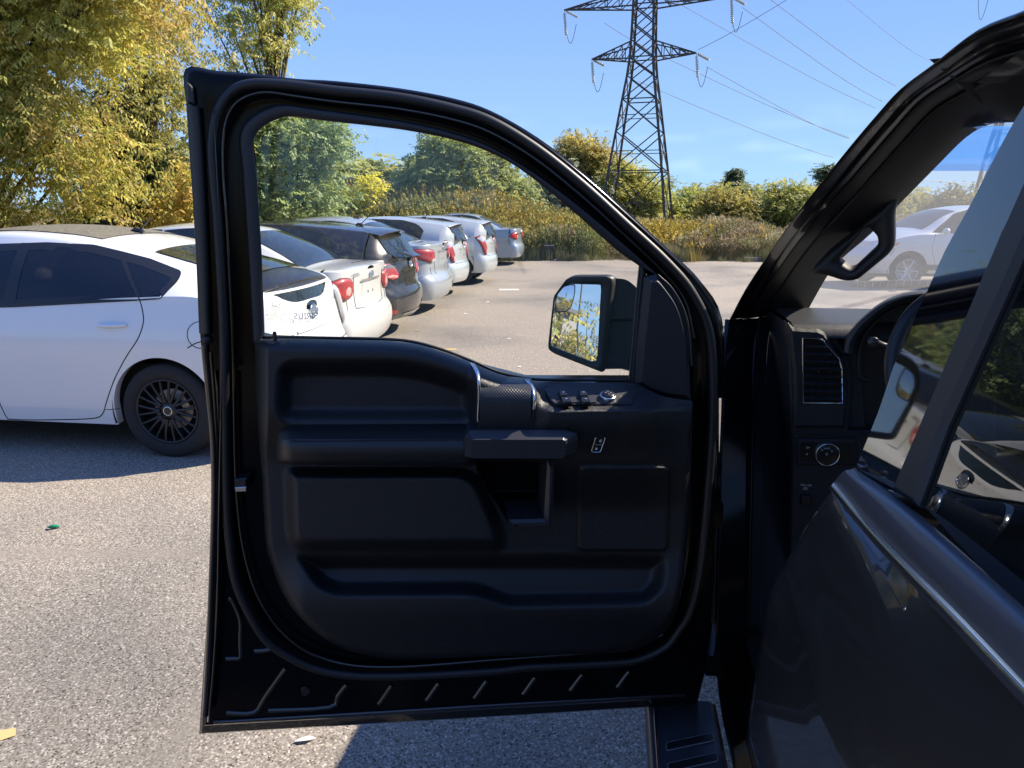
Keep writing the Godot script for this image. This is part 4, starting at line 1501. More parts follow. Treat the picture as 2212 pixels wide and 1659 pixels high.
class Car:
	var host
	var L := 4.4
	var W := .87
	var sill := .2
	var rw := .31
	var axle_r := -.85
	var axle_f := -3.55
	var arch := .37
	var rho := .22
	var crown := .05
	var top: PackedVector2Array
	var belt: PackedVector2Array
	var wt: PackedVector2Array
	var rear: PackedVector2Array
	var front: PackedVector2Array
	var side := PackedVector2Array()
	var rear_low := .27

	func w(y: float) -> float:
		return W * host.tab(side, y)

	func corner(y: float) -> float:
		return minf(rho, w(y) * .5)

	func out_at(y: float, s: float) -> Vector3:      # along the rear outline from the middle, s in metres
		var r := corner(y)
		var a := w(y) - r
		var x0: float = host.tab(rear, y)
		var sa := absf(s)
		var x := 0.0
		var z := 0.0
		if sa <= a:
			z = sa
			x = x0 - crown * pow(sa / a, 2.0)
		elif sa <= a + r * PI / 2:
			var t := (sa - a) / r
			z = a + r * sin(t)
			x = x0 - crown - r * (1 - cos(t))
		else:
			z = w(y)
			x = x0 - crown - r - (sa - a - r * PI / 2)
		return Vector3(x, y, z * signf(s) if s != 0 else 0.0)

	func front_at(y: float, u: float) -> Vector3:     # 0 at the middle of the nose, 1 where the flank begins
		var r := minf(.5, w(y) * .6)
		var a := w(y) - r
		var x0: float = host.tab(front, y) - L
		if u <= .5:
			var z := a * u / .5
			return Vector3(x0 + .1 * pow(z / a, 2.0), y, z)
		var t := (u - .5) * PI
		return Vector3(x0 + .1 + r * .8 * (1 - cos(t)), y, a + r * sin(t))

	func belt_z(x: float) -> float:
		var y: float = host.tab(belt, x)
		var lo: float = host.tab(rear, y) - crown - corner(y)
		if x > lo:
			var t := acos(clampf(1.0 - (lo + corner(y) - x) / corner(y), -1, 1)) if x < lo + corner(y) else 0.0
			return w(y) - corner(y) + corner(y) * sin(t)
		var fr: float = host.tab(front, y) - L + .1 + minf(.5, w(y) * .6) * .8
		if x < fr:
			return w(y) * sqrt(clampf(1.0 - pow((fr - x) / (fr + L - host.tab(front, y)), 2.5), .05, 1))
		return w(y)

	func edge(x: float) -> Vector2:                   # roof edge: half width and height
		var yb: float = host.tab(belt, x)
		var t: float = host.tab(top, x)
		return Vector2(minf(host.tab(wt, x), belt_z(x) - .015), maxf(t - minf(.04, (t - yb) * .5), yb + .002))

	func glass_z(x: float, y: float) -> float:
		var yb: float = host.tab(belt, x)
		if y < yb:
			return maxf(w(y), belt_z(x))
		var e := edge(x)
		var u := clampf((y - yb) / maxf(e.y - yb, .01), 0, 1)
		return lerpf(belt_z(x), e.x, u) + .03 * sin(PI * u) * clampf((e.y - yb) / .3, 0, 1)

	func section(p: Vector3) -> PackedVector3Array:   # over the car from the left shoulder to the right one
		var e := edge(p.x)
		var t: float = host.tab(top, p.x)
		var half := PackedVector3Array()
		var ez := minf(e.x, p.z - .01)
		for i in 16:
			var u := i / 16.0
			half.append(Vector3(p.x, lerpf(p.y, e.y, u), lerpf(p.z, ez, u) + .03 * sin(PI * u) * clampf((e.y - p.y) / .3, 0, 1)))
		for i in 6:
			var z := ez * cos(PI / 2 * i / 5.0)
			half.append(Vector3(p.x, t - (t - e.y) * pow(z / ez, 2.4), z))
		var all := half.duplicate()
		for i in range(half.size() - 2, -1, -1):
			all.append(Vector3(half[i].x, half[i].y, -half[i].z))
		return all

	func top_y(x: float, z: float) -> float:
		var e := edge(x)
		var t: float = host.tab(top, x)
		return t - (t - e.y) * pow(clampf(absf(z) / e.x, 0, 1), 2.4)

	func low(x: float) -> float:
		var y := sill
		for a in [axle_r, axle_f]:
			if absf(x - a) < arch:
				y = maxf(y, rw + sqrt(arch * arch - (x - a) * (x - a)))
		return y

	func body(open := []) -> MB:
		var m := MB.new()
		var xs := []
		var ns := 89 if open.is_empty() else 190
		for i in ns + 1:
			xs.append(lerpf(-(crown + rho) - .02, -L + .62, float(i) / ns))
		for a in [axle_r, axle_f]:
			for d in [-1.0, -.995, -.97, -.92, .92, .97, .995, 1.0]:
				xs.append(a + arch * d * 1.0001)
		xs.sort()
		xs.reverse()
		var nl := 16
		var lower := []
		for j in nl + 1:
			lower.append(PackedVector3Array())
		var ring := PackedVector3Array()
		var add := func(f: Callable, y0: float, y1: float) -> void:
			for j in nl + 1:
				lower[j].append(f.call(lerpf(y0, y1, float(j) / nl)))
			ring.append(lower[nl][lower[nl].size() - 1])
		var y_end: float = host.tab(belt, 0.0)
		for i in 7:
			add.call(func(y): return out_at(y, (w(y) - corner(y)) * i / 6.0), rear_low, y_end)
		for i in range(1, 9):
			var t := PI / 2 * i / 8.0
			var g := func(y): return out_at(y, w(y) - corner(y) + corner(y) * t)
			var yt: float = y_end
			for k in 3:
				yt = host.tab(belt, g.call(yt).x)
			add.call(g, rear_low, yt)
		for x in xs:
			var b := low(x)
			if b == sill:
				b = lerpf(rear_low, sill, smoothstep(axle_r + arch, axle_r - arch, x))
			add.call(func(y): return Vector3(x, y, w(y)), b, host.tab(belt, x))
		for i in 17:
			var u := 1.0 - i / 16.0
			var g := func(y): return front_at(y, u)
			var yt: float = host.tab(belt, -L + .5)
			for k in 3:
				yt = host.tab(belt, g.call(yt).x)
			add.call(g, sill, yt)
		m.grid(lower)
		# rolled-in lower edge
		var lip := [lower[0], PackedVector3Array(), PackedVector3Array()]
		for p in lower[0]:
			lip[1].append(p + Vector3(0, .004, -.012 * signf(p.z)))
			lip[2].append(Vector3(p.x, p.y + .01, p.z * .93))
		m.grid(lip)
		var n := m.v.size()
		var nt := m.t.size()
		for i in n:
			m.v.append(m.v[i] * Vector3(1, 1, -1))
		for i in nt / 3:
			m.t.append(m.t[i * 3] + n); m.t.append(m.t[i * 3 + 2] + n); m.t.append(m.t[i * 3 + 1] + n)
		var rows := []
		for i in range(1, ring.size()):
			var p := ring[i]
			if p.z < .12 and i > 20:
				break
			rows.append(section(p))
		if open.is_empty():
			m.grid(rows)
		else:
			m.grid(rows, false, func(i, j):
				var c: Vector3 = (rows[i][j] + rows[i + 1][j + 1]) / 2
				if (j < 16 or j >= rows[0].size() - 17):
					for q in open:
						if host.inside_by(q, Vector2(c.x, c.y)) > 0.0:
							return false
				return true)
		m.fan(rows[rows.size() - 1])
		return m

	# a patch over a convex outline in side view, lying proud of the greenhouse
	func side_patch(poly: PackedVector2Array, proud: float, left := 1.0, on_glass := true) -> MB:
		return patch(poly, func(x, y): return Vector3(x, y, ((glass_z(x, y) if on_glass else flank_z(x, y)) + proud) * left))

	func flank_z(x: float, y: float) -> float:
		var r := minf(.5, w(y) * .6)
		var u: float = x - (host.tab(front, y) - L + .1)
		if u < r * .8:
			return w(y) - r + r * sin(acos(clampf(1.0 - u / (.8 * r), 0, 1)))
		return w(y)

	func patch(poly: PackedVector2Array, f: Callable, rows_n := 14, cols := 14) -> MB:
		var m := MB.new()
		var lo := 1e9
		var hi := -1e9
		for p in poly:
			lo = minf(lo, p.y)
			hi = maxf(hi, p.y)
		var rows := []
		for j in rows_n + 1:
			var y := lerpf(lo + 1e-4, hi - 1e-4, (1 - cos(PI * j / rows_n)) / 2)
			var x0 := 1e9
			var x1 := -1e9
			for i in poly.size():
				var a := poly[i]
				var b := poly[(i + 1) % poly.size()]
				if (a.y > y) != (b.y > y):
					var x := a.x + (b.x - a.x) * (y - a.y) / (b.y - a.y)
					x0 = minf(x0, x)
					x1 = maxf(x1, x)
			var row := PackedVector3Array()
			for i in cols + 1:
				row.append(f.call(lerpf(x0, x1, float(i) / cols), y))
			rows.append(row)
		m.grid(rows)
		return m

	# a pane over the top from x0 to x1, between the pillars
	func top_patch(x0: float, x1: float, share0: float, share1: float, proud: float, n := 14) -> MB:
		var m := MB.new()
		var rows := []
		for i in n + 1:
			var x := lerpf(x0, x1, float(i) / n)
			var share := lerpf(share0, share1, float(i) / n)
			var d := .01
			var slope: float = (host.tab(top, x + d) - host.tab(top, x - d)) / (2 * d)
			var nn := Vector2(-slope, 1).normalized()
			var row := PackedVector3Array()
			for j in 13:
				var z := edge(x).x * share * (j / 6.0 - 1.0)
				row.append(Vector3(x + nn.x * proud, top_y(x, z) + nn.y * proud, z))
			rows.append(row)
		m.grid(rows)
		return m

	# a lens or plate on the rear outline: outline in (s, y)
	func rear_patch(poly: PackedVector2Array, proud: float, left := 1.0, swell := 0.0) -> MB:
		return patch(poly, func(s, y):
			var d := .01
			var p := out_at(y, s)
			var q := out_at(y, s + d) - out_at(y, s - d)
			var n := Vector3(q.z, 0, -q.x).normalized()
			if n.x < 0 and absf(s) < w(y) - corner(y):
				n = -n
			var e := clampf(host.inside_by(poly, Vector2(s, y)) / .03, 0, 1)
			p += n * (proud + swell * sqrt(e))
			return Vector3(p.x, p.y, p.z * left))

	func rear_line(a: Vector2, b: Vector2, r: float, left := 1.0, bend := Vector2()) -> MB:
		var m := MB.new()
		var p := PackedVector3Array()
		for i in 13:
			var u := i / 12.0
			var q := a.lerp(b, u) + bend * sin(PI * u)
			var o := out_at(q.y, q.x)
			p.append(Vector3(o.x + .001, o.y, (o.z + .0006) * left))
		m.tube(p, r, 5)
		return m

	func side_line(px: PackedVector2Array, r: float, on_glass := false) -> MB:
		var m := MB.new()
		var p := PackedVector3Array()
		for q in px:
			p.append(Vector3(q.x, q.y, (glass_z(q.x, q.y) if on_glass else w(q.y)) - r * .35))
		m.tube(p, r, 5)
		return m

const SIDE := "0 .9 .2 .95 .35 .972 .5 .985 .65 .995 .74 1 .84 .99 .95 .965 1.05 .94 1.3 .92"

func new_car(spec: Dictionary) -> Car:
	var c := Car.new()
	c.host = self
	for k in spec:
		if spec[k] is String:
			c.set(k, pl(spec[k]))
		else:
			c.set(k, spec[k])
	if c.side.is_empty():
		c.side = pl(SIDE)
	return c

func place(t: float, s: float, turn := 0.0) -> Transform3D:     # rear middle of a car at t across, s along the aisle
	return Transform3D(Basis(across, Vector3.UP, back).rotated(Vector3.UP, turn), across * t + ahead * s)

var wheel_meshes := {}

func make_wheel(root: Node3D, where: Vector3, r: float, style: String, left: float) -> void:
	var key := "%s%f" % [style, r]
	if not wheel_meshes.has(key):
		var ty := MB.new()
		var k := r / .31
		ty.lathe(PackedVector2Array([Vector2(.2 * k, -.1), Vector2(.25 * k, -.105), Vector2(.29 * k, -.1), Vector2(.31 * k, -.075), Vector2(.313 * k, 0), Vector2(.31 * k, .075), Vector2(.303 * k, .092), Vector2(.28 * k, .105), Vector2(.25 * k, .108), Vector2(.225 * k, .1), Vector2(.213 * k, .085)]), 48)
		var rim := MB.new()
		rim.lathe(PackedVector2Array([Vector2(.214 * k, .09), Vector2(.214 * k, .096), Vector2(.205 * k, .098), Vector2(.2 * k, .09), Vector2(.197 * k, .05), Vector2(.195 * k, -.06), Vector2(.05, -.06)]), 48)
		var sp := MB.new()
		var brake := MB.new()
		if style == "black":
			for i in 10:
				var a := TAU * i / 10.0 + (.17 if i % 2 else -.17)
				var d := Vector3(cos(a), sin(a), 0)
				var base_a := TAU * int(i / 2) / 5.0 + TAU / 10.0 * (1 if i % 2 else 0)
				var hub := Vector3(cos(base_a), sin(base_a), 0) * .05
				for g in [-.16, .16]:
					var e := Vector3(cos(base_a + g), sin(base_a + g), 0) * .203 * k
					var st := Vector3(cos(base_a + g * .3), sin(base_a + g * .3), 0) * .06
					sp.tube(PackedVector3Array([st + Vector3(0, 0, .075), (st + e) / 2 + Vector3(0, 0, .088), e + Vector3(0, 0, .088)]), PackedFloat32Array([.014, .009, .0085]), 6)
			sp.lathe(PackedVector2Array([Vector2(0, .084), Vector2(.034, .084), Vector2(.06, .078), Vector2(.068, .06)]), 30)
			for i in 5:
				var a := TAU * i / 5.0 + .3
				sp.lathe(PackedVector2Array([Vector2(0, .083), Vector2(.009, .083), Vector2(.009, .07)]), 8, Transform3D(Basis(), Vector3(cos(a), sin(a), 0) * .054))
			brake.lathe(PackedVector2Array([Vector2(.06, .012), Vector2(.135, .012), Vector2(.135, .0)]), 32)
			brake.box(Vector3(.1, .06, .03), Vector3(.05, .09, .05), Basis(Vector3.BACK, .5))
		elif style == "six":
			for i in 6:
				var a := TAU * i / 6.0
				var d := Vector3(cos(a), sin(a), 0)
				sp.tube(PackedVector3Array([d * .03 + Vector3(0, 0, .07), d * .12 * k + Vector3(0, 0, .085), d * .2 * k + Vector3(0, 0, .088)]), PackedFloat32Array([.03, .02, .026]), 6)
			sp.lathe(PackedVector2Array([Vector2(0, .08), Vector2(.05, .078), Vector2(.06, .06)]), 20)
		else:
			for i in 10:
				var a := TAU * i / 10.0
				var d := Vector3(cos(a), sin(a), 0)
				sp.tube(PackedVector3Array([d * .03 + Vector3(0, 0, .06), d * .2 * k + Vector3(0, 0, .08)]), PackedFloat32Array([.02, .024]), 6)
			sp.lathe(PackedVector2Array([Vector2(0, .075), Vector2(.05, .073), Vector2(.06, .06)]), 20)
		wheel_meshes[key] = [ty.done(), rim.done(), sp.done(), brake.done() if brake.v.size() else null]
	var ms: Array = wheel_meshes[key]
	var rm: Material = M.rim_black if style == "black" else M.rim_silver
	var w := part(root, "wheel", ms[0], M.tyre, Transform3D(Basis() if left > 0 else Basis(Vector3.UP, PI), where))
	part(w, "rim", ms[1], rm)
	part(w, "spokes", ms[2], rm)
	if ms[3]:
		part(w, "brake_disc", ms[3], M.brake)
	if style == "black":
		var cap := MB.new()
		cap.lathe(PackedVector2Array([Vector2(0, .086), Vector2(.027, .0862), Vector2(.03, .085)]), 24)
		part(w, "hub_cap", cap, M.switch_black)
		var ring := MB.new()
		ring.lathe(PackedVector2Array([Vector2(.026, .0855), Vector2(.0285, .088), Vector2(.031, .085)]), 24)
		part(w, "hub_ring", ring, M.chrome)

# everything every car has; what differs comes in "look"
func build_car(c: Car, root: Node3D, paint: Material, look: Dictionary) -> void:
	var open: Array = []
	var glass: Material = look.get("glass", M.car_glass)
	var windows := []
	for s in look.windows:
		windows.append(pl(s) if s is String else s)
	if look.get("see_through", false):
		for q in windows:
			pass
		open.append(inset(look.opening, .0))
	part(root, "body", c.body(open), paint)
	var under := MB.new()
	under.box(Vector3(-c.L / 2, .36, 0), Vector3(c.L - .5, .28, c.W * 2 - .5))
	part(root, "underbody", under, M.underbody)
	for x in [c.axle_r, c.axle_f]:
		for z in [1.0, -1.0]:
			make_wheel(root, Vector3(x, c.rw, (c.W * .985 - .115) * z), c.rw, look.get("wheels", "plain"), z)
			var well := MB.new()
			well.lathe(PackedVector2Array([Vector2(.1, -.26), Vector2(c.arch + .012, -.26), Vector2(c.arch + .012, -.02)]), 28, Transform3D(Basis() if z > 0 else Basis(Vector3(1, 0, 0), Vector3(0, 1, 0), Vector3(0, 0, -1)), Vector3(x, c.rw, c.W * z)), -.25, PI + .5)
			part(root, "wheel_well", well, M.underbody)
	for left in [1.0, -1.0]:
		if look.get("see_through", false):
				var bm := MB.new()
				var q: PackedVector2Array = look.opening
				var border := inset(q, -.012)
				var rr := [PackedVector3Array(), PackedVector3Array(), PackedVector3Array()]
				var qi := inset(q, .036)
				for i in q.size() + 1:
					var a := border[i % q.size()]
					var b := qi[i % q.size()]
					rr[0].append(Vector3(a.x, a.y, (c.glass_z(a.x, a.y) + .001) * left))
					rr[1].append(Vector3(a.x, a.y, (c.glass_z(a.x, a.y) + .004) * left))
					rr[2].append(Vector3(b.x, b.y, (c.glass_z(b.x, b.y) + .004) * left))
				bm.grid(rr)
				part(root, "window_seal", bm, M.car_black)
				for pq in look.pillars:
					part(root, "window_pillar", c.side_patch(pq, .0045, left), M.car_black)
		for q in windows:
			var border := inset(q, -.022)
			if look.get("see_through", false):
				part(root, "side_window", c.side_patch(q, .002, left), M.tinted_glass)
			else:
				part(root, "window_seal", c.side_patch(border, .003, left), M.car_black)
				part(root, "side_window", c.side_patch(q, .006, left), glass)
		if look.has("door_line") and left > 0:
			for q in look.door_line:
				part(root, "door_seam", c.side_line(curve(pl(q), 5) if q is String else q, .0045), M.seam)
		if look.has("handles"):
			for h in look.handles:
				var hm := MB.new()
				var p := PackedVector3Array()
				for i in 9:
					var u := i / 8.0 - .5
					p.append(Vector3(h.x + u * .2, h.y + .008 * u, (c.w(h.y) + .022 - .09 * u * u) * left))
				hm.tube(p, .013, 10, false, 1.0)
				part(root, "door_handle", hm, paint)
		if look.has("tail"):
			for q in look.tail:
				if q[2] < .01 and q[3] > .0:
					part(root, "tail_light_rim", c.rear_patch(inset(pl(q[0]), -.007), .002, left, .0), M.seam)
				part(root, "tail_light", c.rear_patch(pl(q[0]), q[2], left, q[3]), q[1])
		if look.has("mirror"):
			var mm := MB.new()
			mm.ball(Vector3(look.mirror.x, look.mirror.y, (c.W + .07) * left), Vector3(.06, .065, .1), 14)
			part(root, "wing_mirror", mm, paint)
		if look.has("head"):
			part(root, "headlight", c.side_patch(pl(look.head), .006, left, false), M.lens_clear)
	part(root, "windscreen", c.top_patch(look.screen.x, look.screen.y, .93, .95, .006), glass)
	part(root, "rear_window", c.top_patch(look.back.x, look.back.y, look.get("back_share", .9), look.get("back_share2", .9), .008), look.get("back_glass", glass))
	if look.has("seams"):
		for q in look.seams:
			part(root, "lid_seam", c.rear_line(q[0], q[1], .004, 1.0, q[2] if q.size() > 2 else Vector2()), M.seam)
			if q[0].x != -q[1].x:
				part(root, "lid_seam", c.rear_line(q[0], q[1], .004, -1.0, q[2] if q.size() > 2 else Vector2()), M.seam)
	if look.has("plate"):
		var y: float = look.plate
		part(root, "plate_recess", c.rear_patch(PackedVector2Array([Vector2(-.26, y - .09), Vector2(.26, y - .09), Vector2(.24, y + .09), Vector2(-.24, y + .09)]), .002), look.get("plate_mat", paint))
		part(root, "plate_bar", c.rear_patch(PackedVector2Array([Vector2(-.3, y + .1), Vector2(.3, y + .1), Vector2(.3, y + .125), Vector2(-.3, y + .125)]), .012), look.get("bar_mat", paint))
		for s in [-.08, .08]:
			part(root, "plate_screw", c.rear_patch(PackedVector2Array([Vector2(s - .008, y - .03), Vector2(s + .008, y - .03), Vector2(s + .008, y + .0), Vector2(s - .008, y + .0)]), .006), M.seam)
	if look.has("emblem"):
		var p := c.out_at(look.emblem, 0.001)
		var d := .02
		var slope := (c.out_at(look.emblem + d, 0.001) - c.out_at(look.emblem - d, 0.001)).normalized()
		var bs := Basis(Vector3.FORWARD, slope, Vector3.FORWARD.cross(slope)).orthonormalized()
		var em := MB.new()
		for e in [[.062, .043, 0.0, 0.0], [.022, .041, 0.0, 0.0], [.045, .018, 0.0, .022]]:
			var r := PackedVector3Array()
			for i in 28:
				r.append(p + bs * Vector3(cos(TAU * i / 28) * e[0] * look.get("emblem_size", 1.0), (sin(TAU * i / 28) * e[1] + e[3]) * look.get("emblem_size", 1.0), .012))
			em.tube(r, .0075, 6, true)
		part(root, "emblem", em, M.chrome)
	if look.has("badge"):
		for q in look.badge:
			var p := c.out_at(q[2], q[1])
			part(root, "badge", text_mesh(q[0], q[3], .004), M.chrome, Transform3D(Basis(Vector3.UP, PI / 2), p + Vector3(.008, 0, 0)))
	if look.has("bumper_line"):
		part(root, "bumper_seam", c.rear_line(Vector2(-c.W - .15, look.bumper_line), Vector2(c.W + .15, look.bumper_line), .004), M.seam)
	if look.has("antenna"):
		var a: Vector3 = look.antenna
		var am := MB.new()
		var y0 := c.top_y(a.x, a.y)
		am.tube(PackedVector3Array([Vector3(a.x - .05, y0 - .01, a.y), Vector3(a.x, y0 + .018, a.y), Vector3(a.x + .05, y0 + .01, a.y), Vector3(a.x + .07, y0 - .01, a.y)]), PackedFloat32Array([.012, .02, .024, .02]), 8, false, .8)
		am.tube(PackedVector3Array([Vector3(a.x + .02, y0, a.y), Vector3(a.x + .02 + a.z * .75, y0 + a.z * .65, a.y)]), PackedFloat32Array([.006, .0045]), 6)
		part(root, "aerial", am, M.car_black)
	if look.has("spoiler"):
		var sp: Array = look.spoiler       # x0, y0, x1, y1, half width, thickness
		var sm := MB.new()
		var rr := []
		for q in [[0.0, 0.0], [.3, .4], [.75, .6], [1.0, .2], [1.0, -.3], [.6, -.6], [0.0, -.6]]:
			var row := PackedVector3Array()
			for i in 15:
				var u := i / 7.0 - 1.0
				row.append(Vector3(lerpf(sp[0], sp[2] - .09 * u * u, q[0]), lerpf(sp[1], sp[3], q[0]) + q[1] * sp[5] - .05 * u * u, sp[4] * u))
			rr.append(row)
		rr.append(rr[0])
		sm.grid(rr)
		part(root, "spoiler", sm, look.get("spoiler_mat", paint))
	if look.has("wiper"):
		var wm := MB.new()
		var q: Array = look.wiper
		wm.tube(PackedVector3Array([Vector3(q[0] + .03, q[1], 0), Vector3(q[0] - .02, q[1] + .05, .2), Vector3(q[0] - .05, q[1] + .08, .42)]), PackedFloat32Array([.02, .011, .008]), 6)
		part(root, "wiper", wm, M.car_black)

func build_cars() -> void:
	var group := "cars parked side by side with their tails to the aisle"
	# the near white hatchback, measured on its flank
	var hatch := {"L": 4.46, "W": .875, "rw": .315, "arch": .365, "axle_r": -.77, "axle_f": -3.47, "rho": .26, "crown": .06, "sill": .21, "rear_low": .26,
		"top": "-4.46 .62 -4.2 .82 -3.6 1.0 -3.3 1.1 -2.75 1.36 -2.35 1.465 -2.0 1.49 -1.6 1.465 -1.15 1.385 -.75 1.29 -.4 1.2 -.2 1.13 -.14 1.05 -.08 .96 0 .93",
		"belt": "-4.4 .66 -4.1 .79 -3.4 .94 -2.6 .972 -1.82 1.0 -1.36 1.03 -.94 1.058 -.6 1.07 -.3 1.03 -.1 .93 0 .9",
		"wt": "-4.4 .5 -3.7 .7 -3.2 .66 -2.5 .58 -1.9 .57 -1.2 .56 -.6 .57 -.3 .58 -.15 .6 0 .62",
		"rear": ".2 -.08 .3 -.02 .45 .0 .58 -.005 .64 -.04 .75 -.06 .9 -.08 1.06 -.12", "front": ".2 .12 .4 .0 .6 .02 .8 .3 .95 .6"}
	var c := new_car(hatch)
	var root := thing("parked_car", "white hatchback nearest the truck, with black spoked wheel and dirty dark roof panel", "car", place(-2.12, 5.26), group)
	var left_plane := Fr.new(root.transform * Vector3(0, 0, c.W), across, back)
	var flank := func(s: String, z: float) -> PackedVector2Array:
		var out := PackedVector2Array()
		for p in pl(s):
			var zz := z
			var q := Vector3()
			for k in 5:
				q = root.transform.affine_inverse() * (left_plane.t * fp(left_plane, p.x, p.y, zz))
				zz = c.glass_z(q.x, q.y) - c.W if z < 0.0 else c.w(q.y) - c.W
			out.append(Vector2(q.x, q.y))
		return out
	var w0: PackedVector2Array = rounded(flank.call("-330 664 -250 560 -160 540 -30 531 46 529 10 656", -.13), .02, 3)
	var w1: PackedVector2Array = rounded(flank.call("33 655 66 531 100 528 200 533 258 546 297 641", -.14), .02, 3)
	var w2: PackedVector2Array = rounded(flank.call("268 550 320 564 384 590 381 604 346 638 303 641", -.13), .02, 3)
	var opening: PackedVector2Array = rounded(flank.call("-330 664 -250 560 -160 540 -30 531 46 529 100 527 200 532 262 547 320 562 387 589 382 606 347 642 297 645.5 33 659.5 -150 664.5", -.11), .02, 3)
	var pillars := [flank.call("8 656 44 530 68 529 34 656", -.13), flank.call("296 642 256 545 268 548 304 642", -.13)]
	var dl: PackedVector2Array = curve(flank.call("299 641 308 672 309 700 296 735 270 775 246 822 230 868 222 893 205 903 150 906 60 907 17 905", 0.0), 4)
	var dl2: PackedVector2Array = curve(flank.call("-6 660 -12 760 -6 850 8 890 17 905", 0.0), 4)
	build_car(c, root, M.white_paint, {"windows": [w0, w1, w2], "see_through": true, "opening": opening, "pillars": pillars, "wheels": "black", "door_line": [dl, dl2],
		"handles": [flank.call("243 703", 0.0)[0], flank.call("-40 712", 0.0)[0]], "screen": Vector2(-3.3, -2.45), "back": Vector2(-.98, -.34), "back_share": .82, "back_share2": .86,
		"tail": [["-.02 .0 .0 .0 .0 .02", M.lens_clear, .0, .0]], "emblem": .885, "emblem_size": 1.0, "bumper_line": .6, "antenna": Vector3(-1.42, .0, .16),
		"spoiler": [-.36, 1.19, -.1, 1.115, .6, .022], "spoiler_mat": M.car_black, "mirror": Vector2(-3.0, 1.03), "plate": .66, "badge": [["PRIUS", .42, .74, .045]]})
	part(root, "roof_panel", c.top_patch(-2.5, -1.36, .9, .8, .006), M.solar_roof)
	var lid := c.rear_patch(pl("-.56 .93 .56 .93 .55 1.05 -.55 1.05"), .006)
	part(root, "tail_window", lid, M.car_glass)
	for z in [1.0, -1.0]:
		part(root, "tail_lamp", c.rear_patch(pl("-.86 .72 -.78 .66 -.66 .74 -.6 .99 -.68 1.01 -.8 .95"), .012, -z, .03), M.lens_clear)
	var fuel := MB.new()
	var fc: Vector2 = flank.call("431 724", 0.0)[0]
	var fr := PackedVector3Array()
	for i in 40:
		var q := fc + Vector2(cos(TAU * i / 40), sin(TAU * i / 40)) * .083
		fr.append(Vector3(q.x, q.y, c.w(q.y) - .0005))
	fuel.tube(fr, .0032, 5, true)
	part(root, "fuel_flap_seam", fuel, M.seam)
	part(root, "bumper_seam", c.side_line(curve(flank.call("405 752 422 742 442 736", 0.0), 4), .004), M.seam)
	part(root, "sill_seam", c.side_line(flank.call("228 885 258 883", 0.0), .003), M.seam)
	# seats seen through the dark glass
	for z in [.38, -.38]:
		for x in [-1.32, -2.2]:
			var s := MB.new()
			s.ball(Vector3(x - .05, .98, z), Vector3(.12, .3, .23), 14)
			s.ball(Vector3(x, 1.24, z), Vector3(.06, .1, .13), 12)
			s.box(Vector3(x - .3, .62, z), Vector3(.55, .2, .48))
			part(root, "seat", s, M.headliner)
	var tr := MB.new()
	tr.box(Vector3(-1.9, .55, 0), Vector3(2.6, .1, 1.4))
	part(root, "cabin_floor", tr, M.underbody)
	# white saloon
	var saloon := {"L": 4.5, "W": .85, "rw": .3, "arch": .35, "axle_r": -1.0, "axle_f": -3.6, "rho": .2, "crown": .05,
		"top": "-4.5 .6 -4.3 .76 -3.6 .93 -3.3 1.0 -2.6 1.33 -2.25 1.43 -1.85 1.465 -1.4 1.43 -1.12 1.34 -.8 1.2 -.52 1.065 -.42 1.045 -.15 1.035 0 1.01",
		"belt": "-4.4 .66 -4.1 .78 -3.3 .92 -2.3 .95 -1.4 .98 -.7 1.0 -.4 1.01 -.12 1.005 0 .99",
		"wt": "-4.4 .5 -3.7 .7 -3.2 .68 -2.5 .57 -1.8 .555 -1.2 .56 -.8 .6 -.5 .66 -.4 .72 -.1 .72 0 .7",
		"rear": ".2 -.06 .3 -.005 .42 .015 .54 .0 .6 -.055 .75 -.07 .95 -.055 1.02 -.05", "front": ".2 .12 .4 .0 .6 .02 .8 .3 .95 .6", "rear_low": .22}
	var tail := "-.96 .815 -.8 .745 -.66 .715 -.53 .74 -.49 .8 -.5 .9 -.58 .935 -.72 .94 -.86 .905"
	var tail_in := "-.72 .76 -.6 .745 -.54 .77 -.54 .86 -.6 .9 -.7 .9"
	var saloon_look := {"windows": ["-3.1 .97 -2.55 1.3 -2.15 1.38 -2.05 1.38 -2.0 .97", "-1.95 .98 -1.98 1.38 -1.7 1.395 -1.35 1.36 -1.05 1.23 -.92 1.02"], "screen": Vector2(-3.25, -2.5), "back": Vector2(-1.2, -.52), "back_share": .9, "back_share2": .98,
		"tail": [[tail, M.lens_red, .004, .03], ["-.68 .775 -.6 .76 -.565 .79 -.57 .835 -.62 .855 -.67 .83", M.lens_pink, .033, .008], ["-.89 .84 -.8 .775 -.74 .775 -.76 .85 -.86 .88", M.lens_bright_red, .034, .006]],
		"plate": .77, "emblem": .93, "emblem_size": .8, "bumper_line": .585, "antenna": Vector3(-1.55, 0, .05), "mirror": Vector2(-2.95, 1.0),
		"seams": [[Vector2(-.47, .95), Vector2(-.44, .62)], [Vector2(-.44, .62), Vector2(.44, .62), Vector2(0, -.03)], [Vector2(-.62, .72), Vector2(-.62, .6)]], "bar_mat": M.chrome, "door_line": ["-.9 1.0 -.85 .9 -.95 .7 -1.3 .35 -1.4 .25"], "handles": [Vector2(-1.15, .86)]}
	var ws := new_car(saloon)
	var look := saloon_look.duplicate()
	look["badge"] = [["CE", -.52, .955, .04], ["COROLLA", .42, .955, .035]]
	root = thing("parked_car", "white saloon with big red tail lamps, second in the row", "car", place(-2.53, 7.8), group)
	build_car(ws, root, M.cream_paint, look)
	for z in [.36, -.36]:
		var s := MB.new()
		s.ball(Vector3(-1.05, 1.13, z), Vector3(.05, .09, .13), 12)
		part(root, "headrest", s, M.concrete)
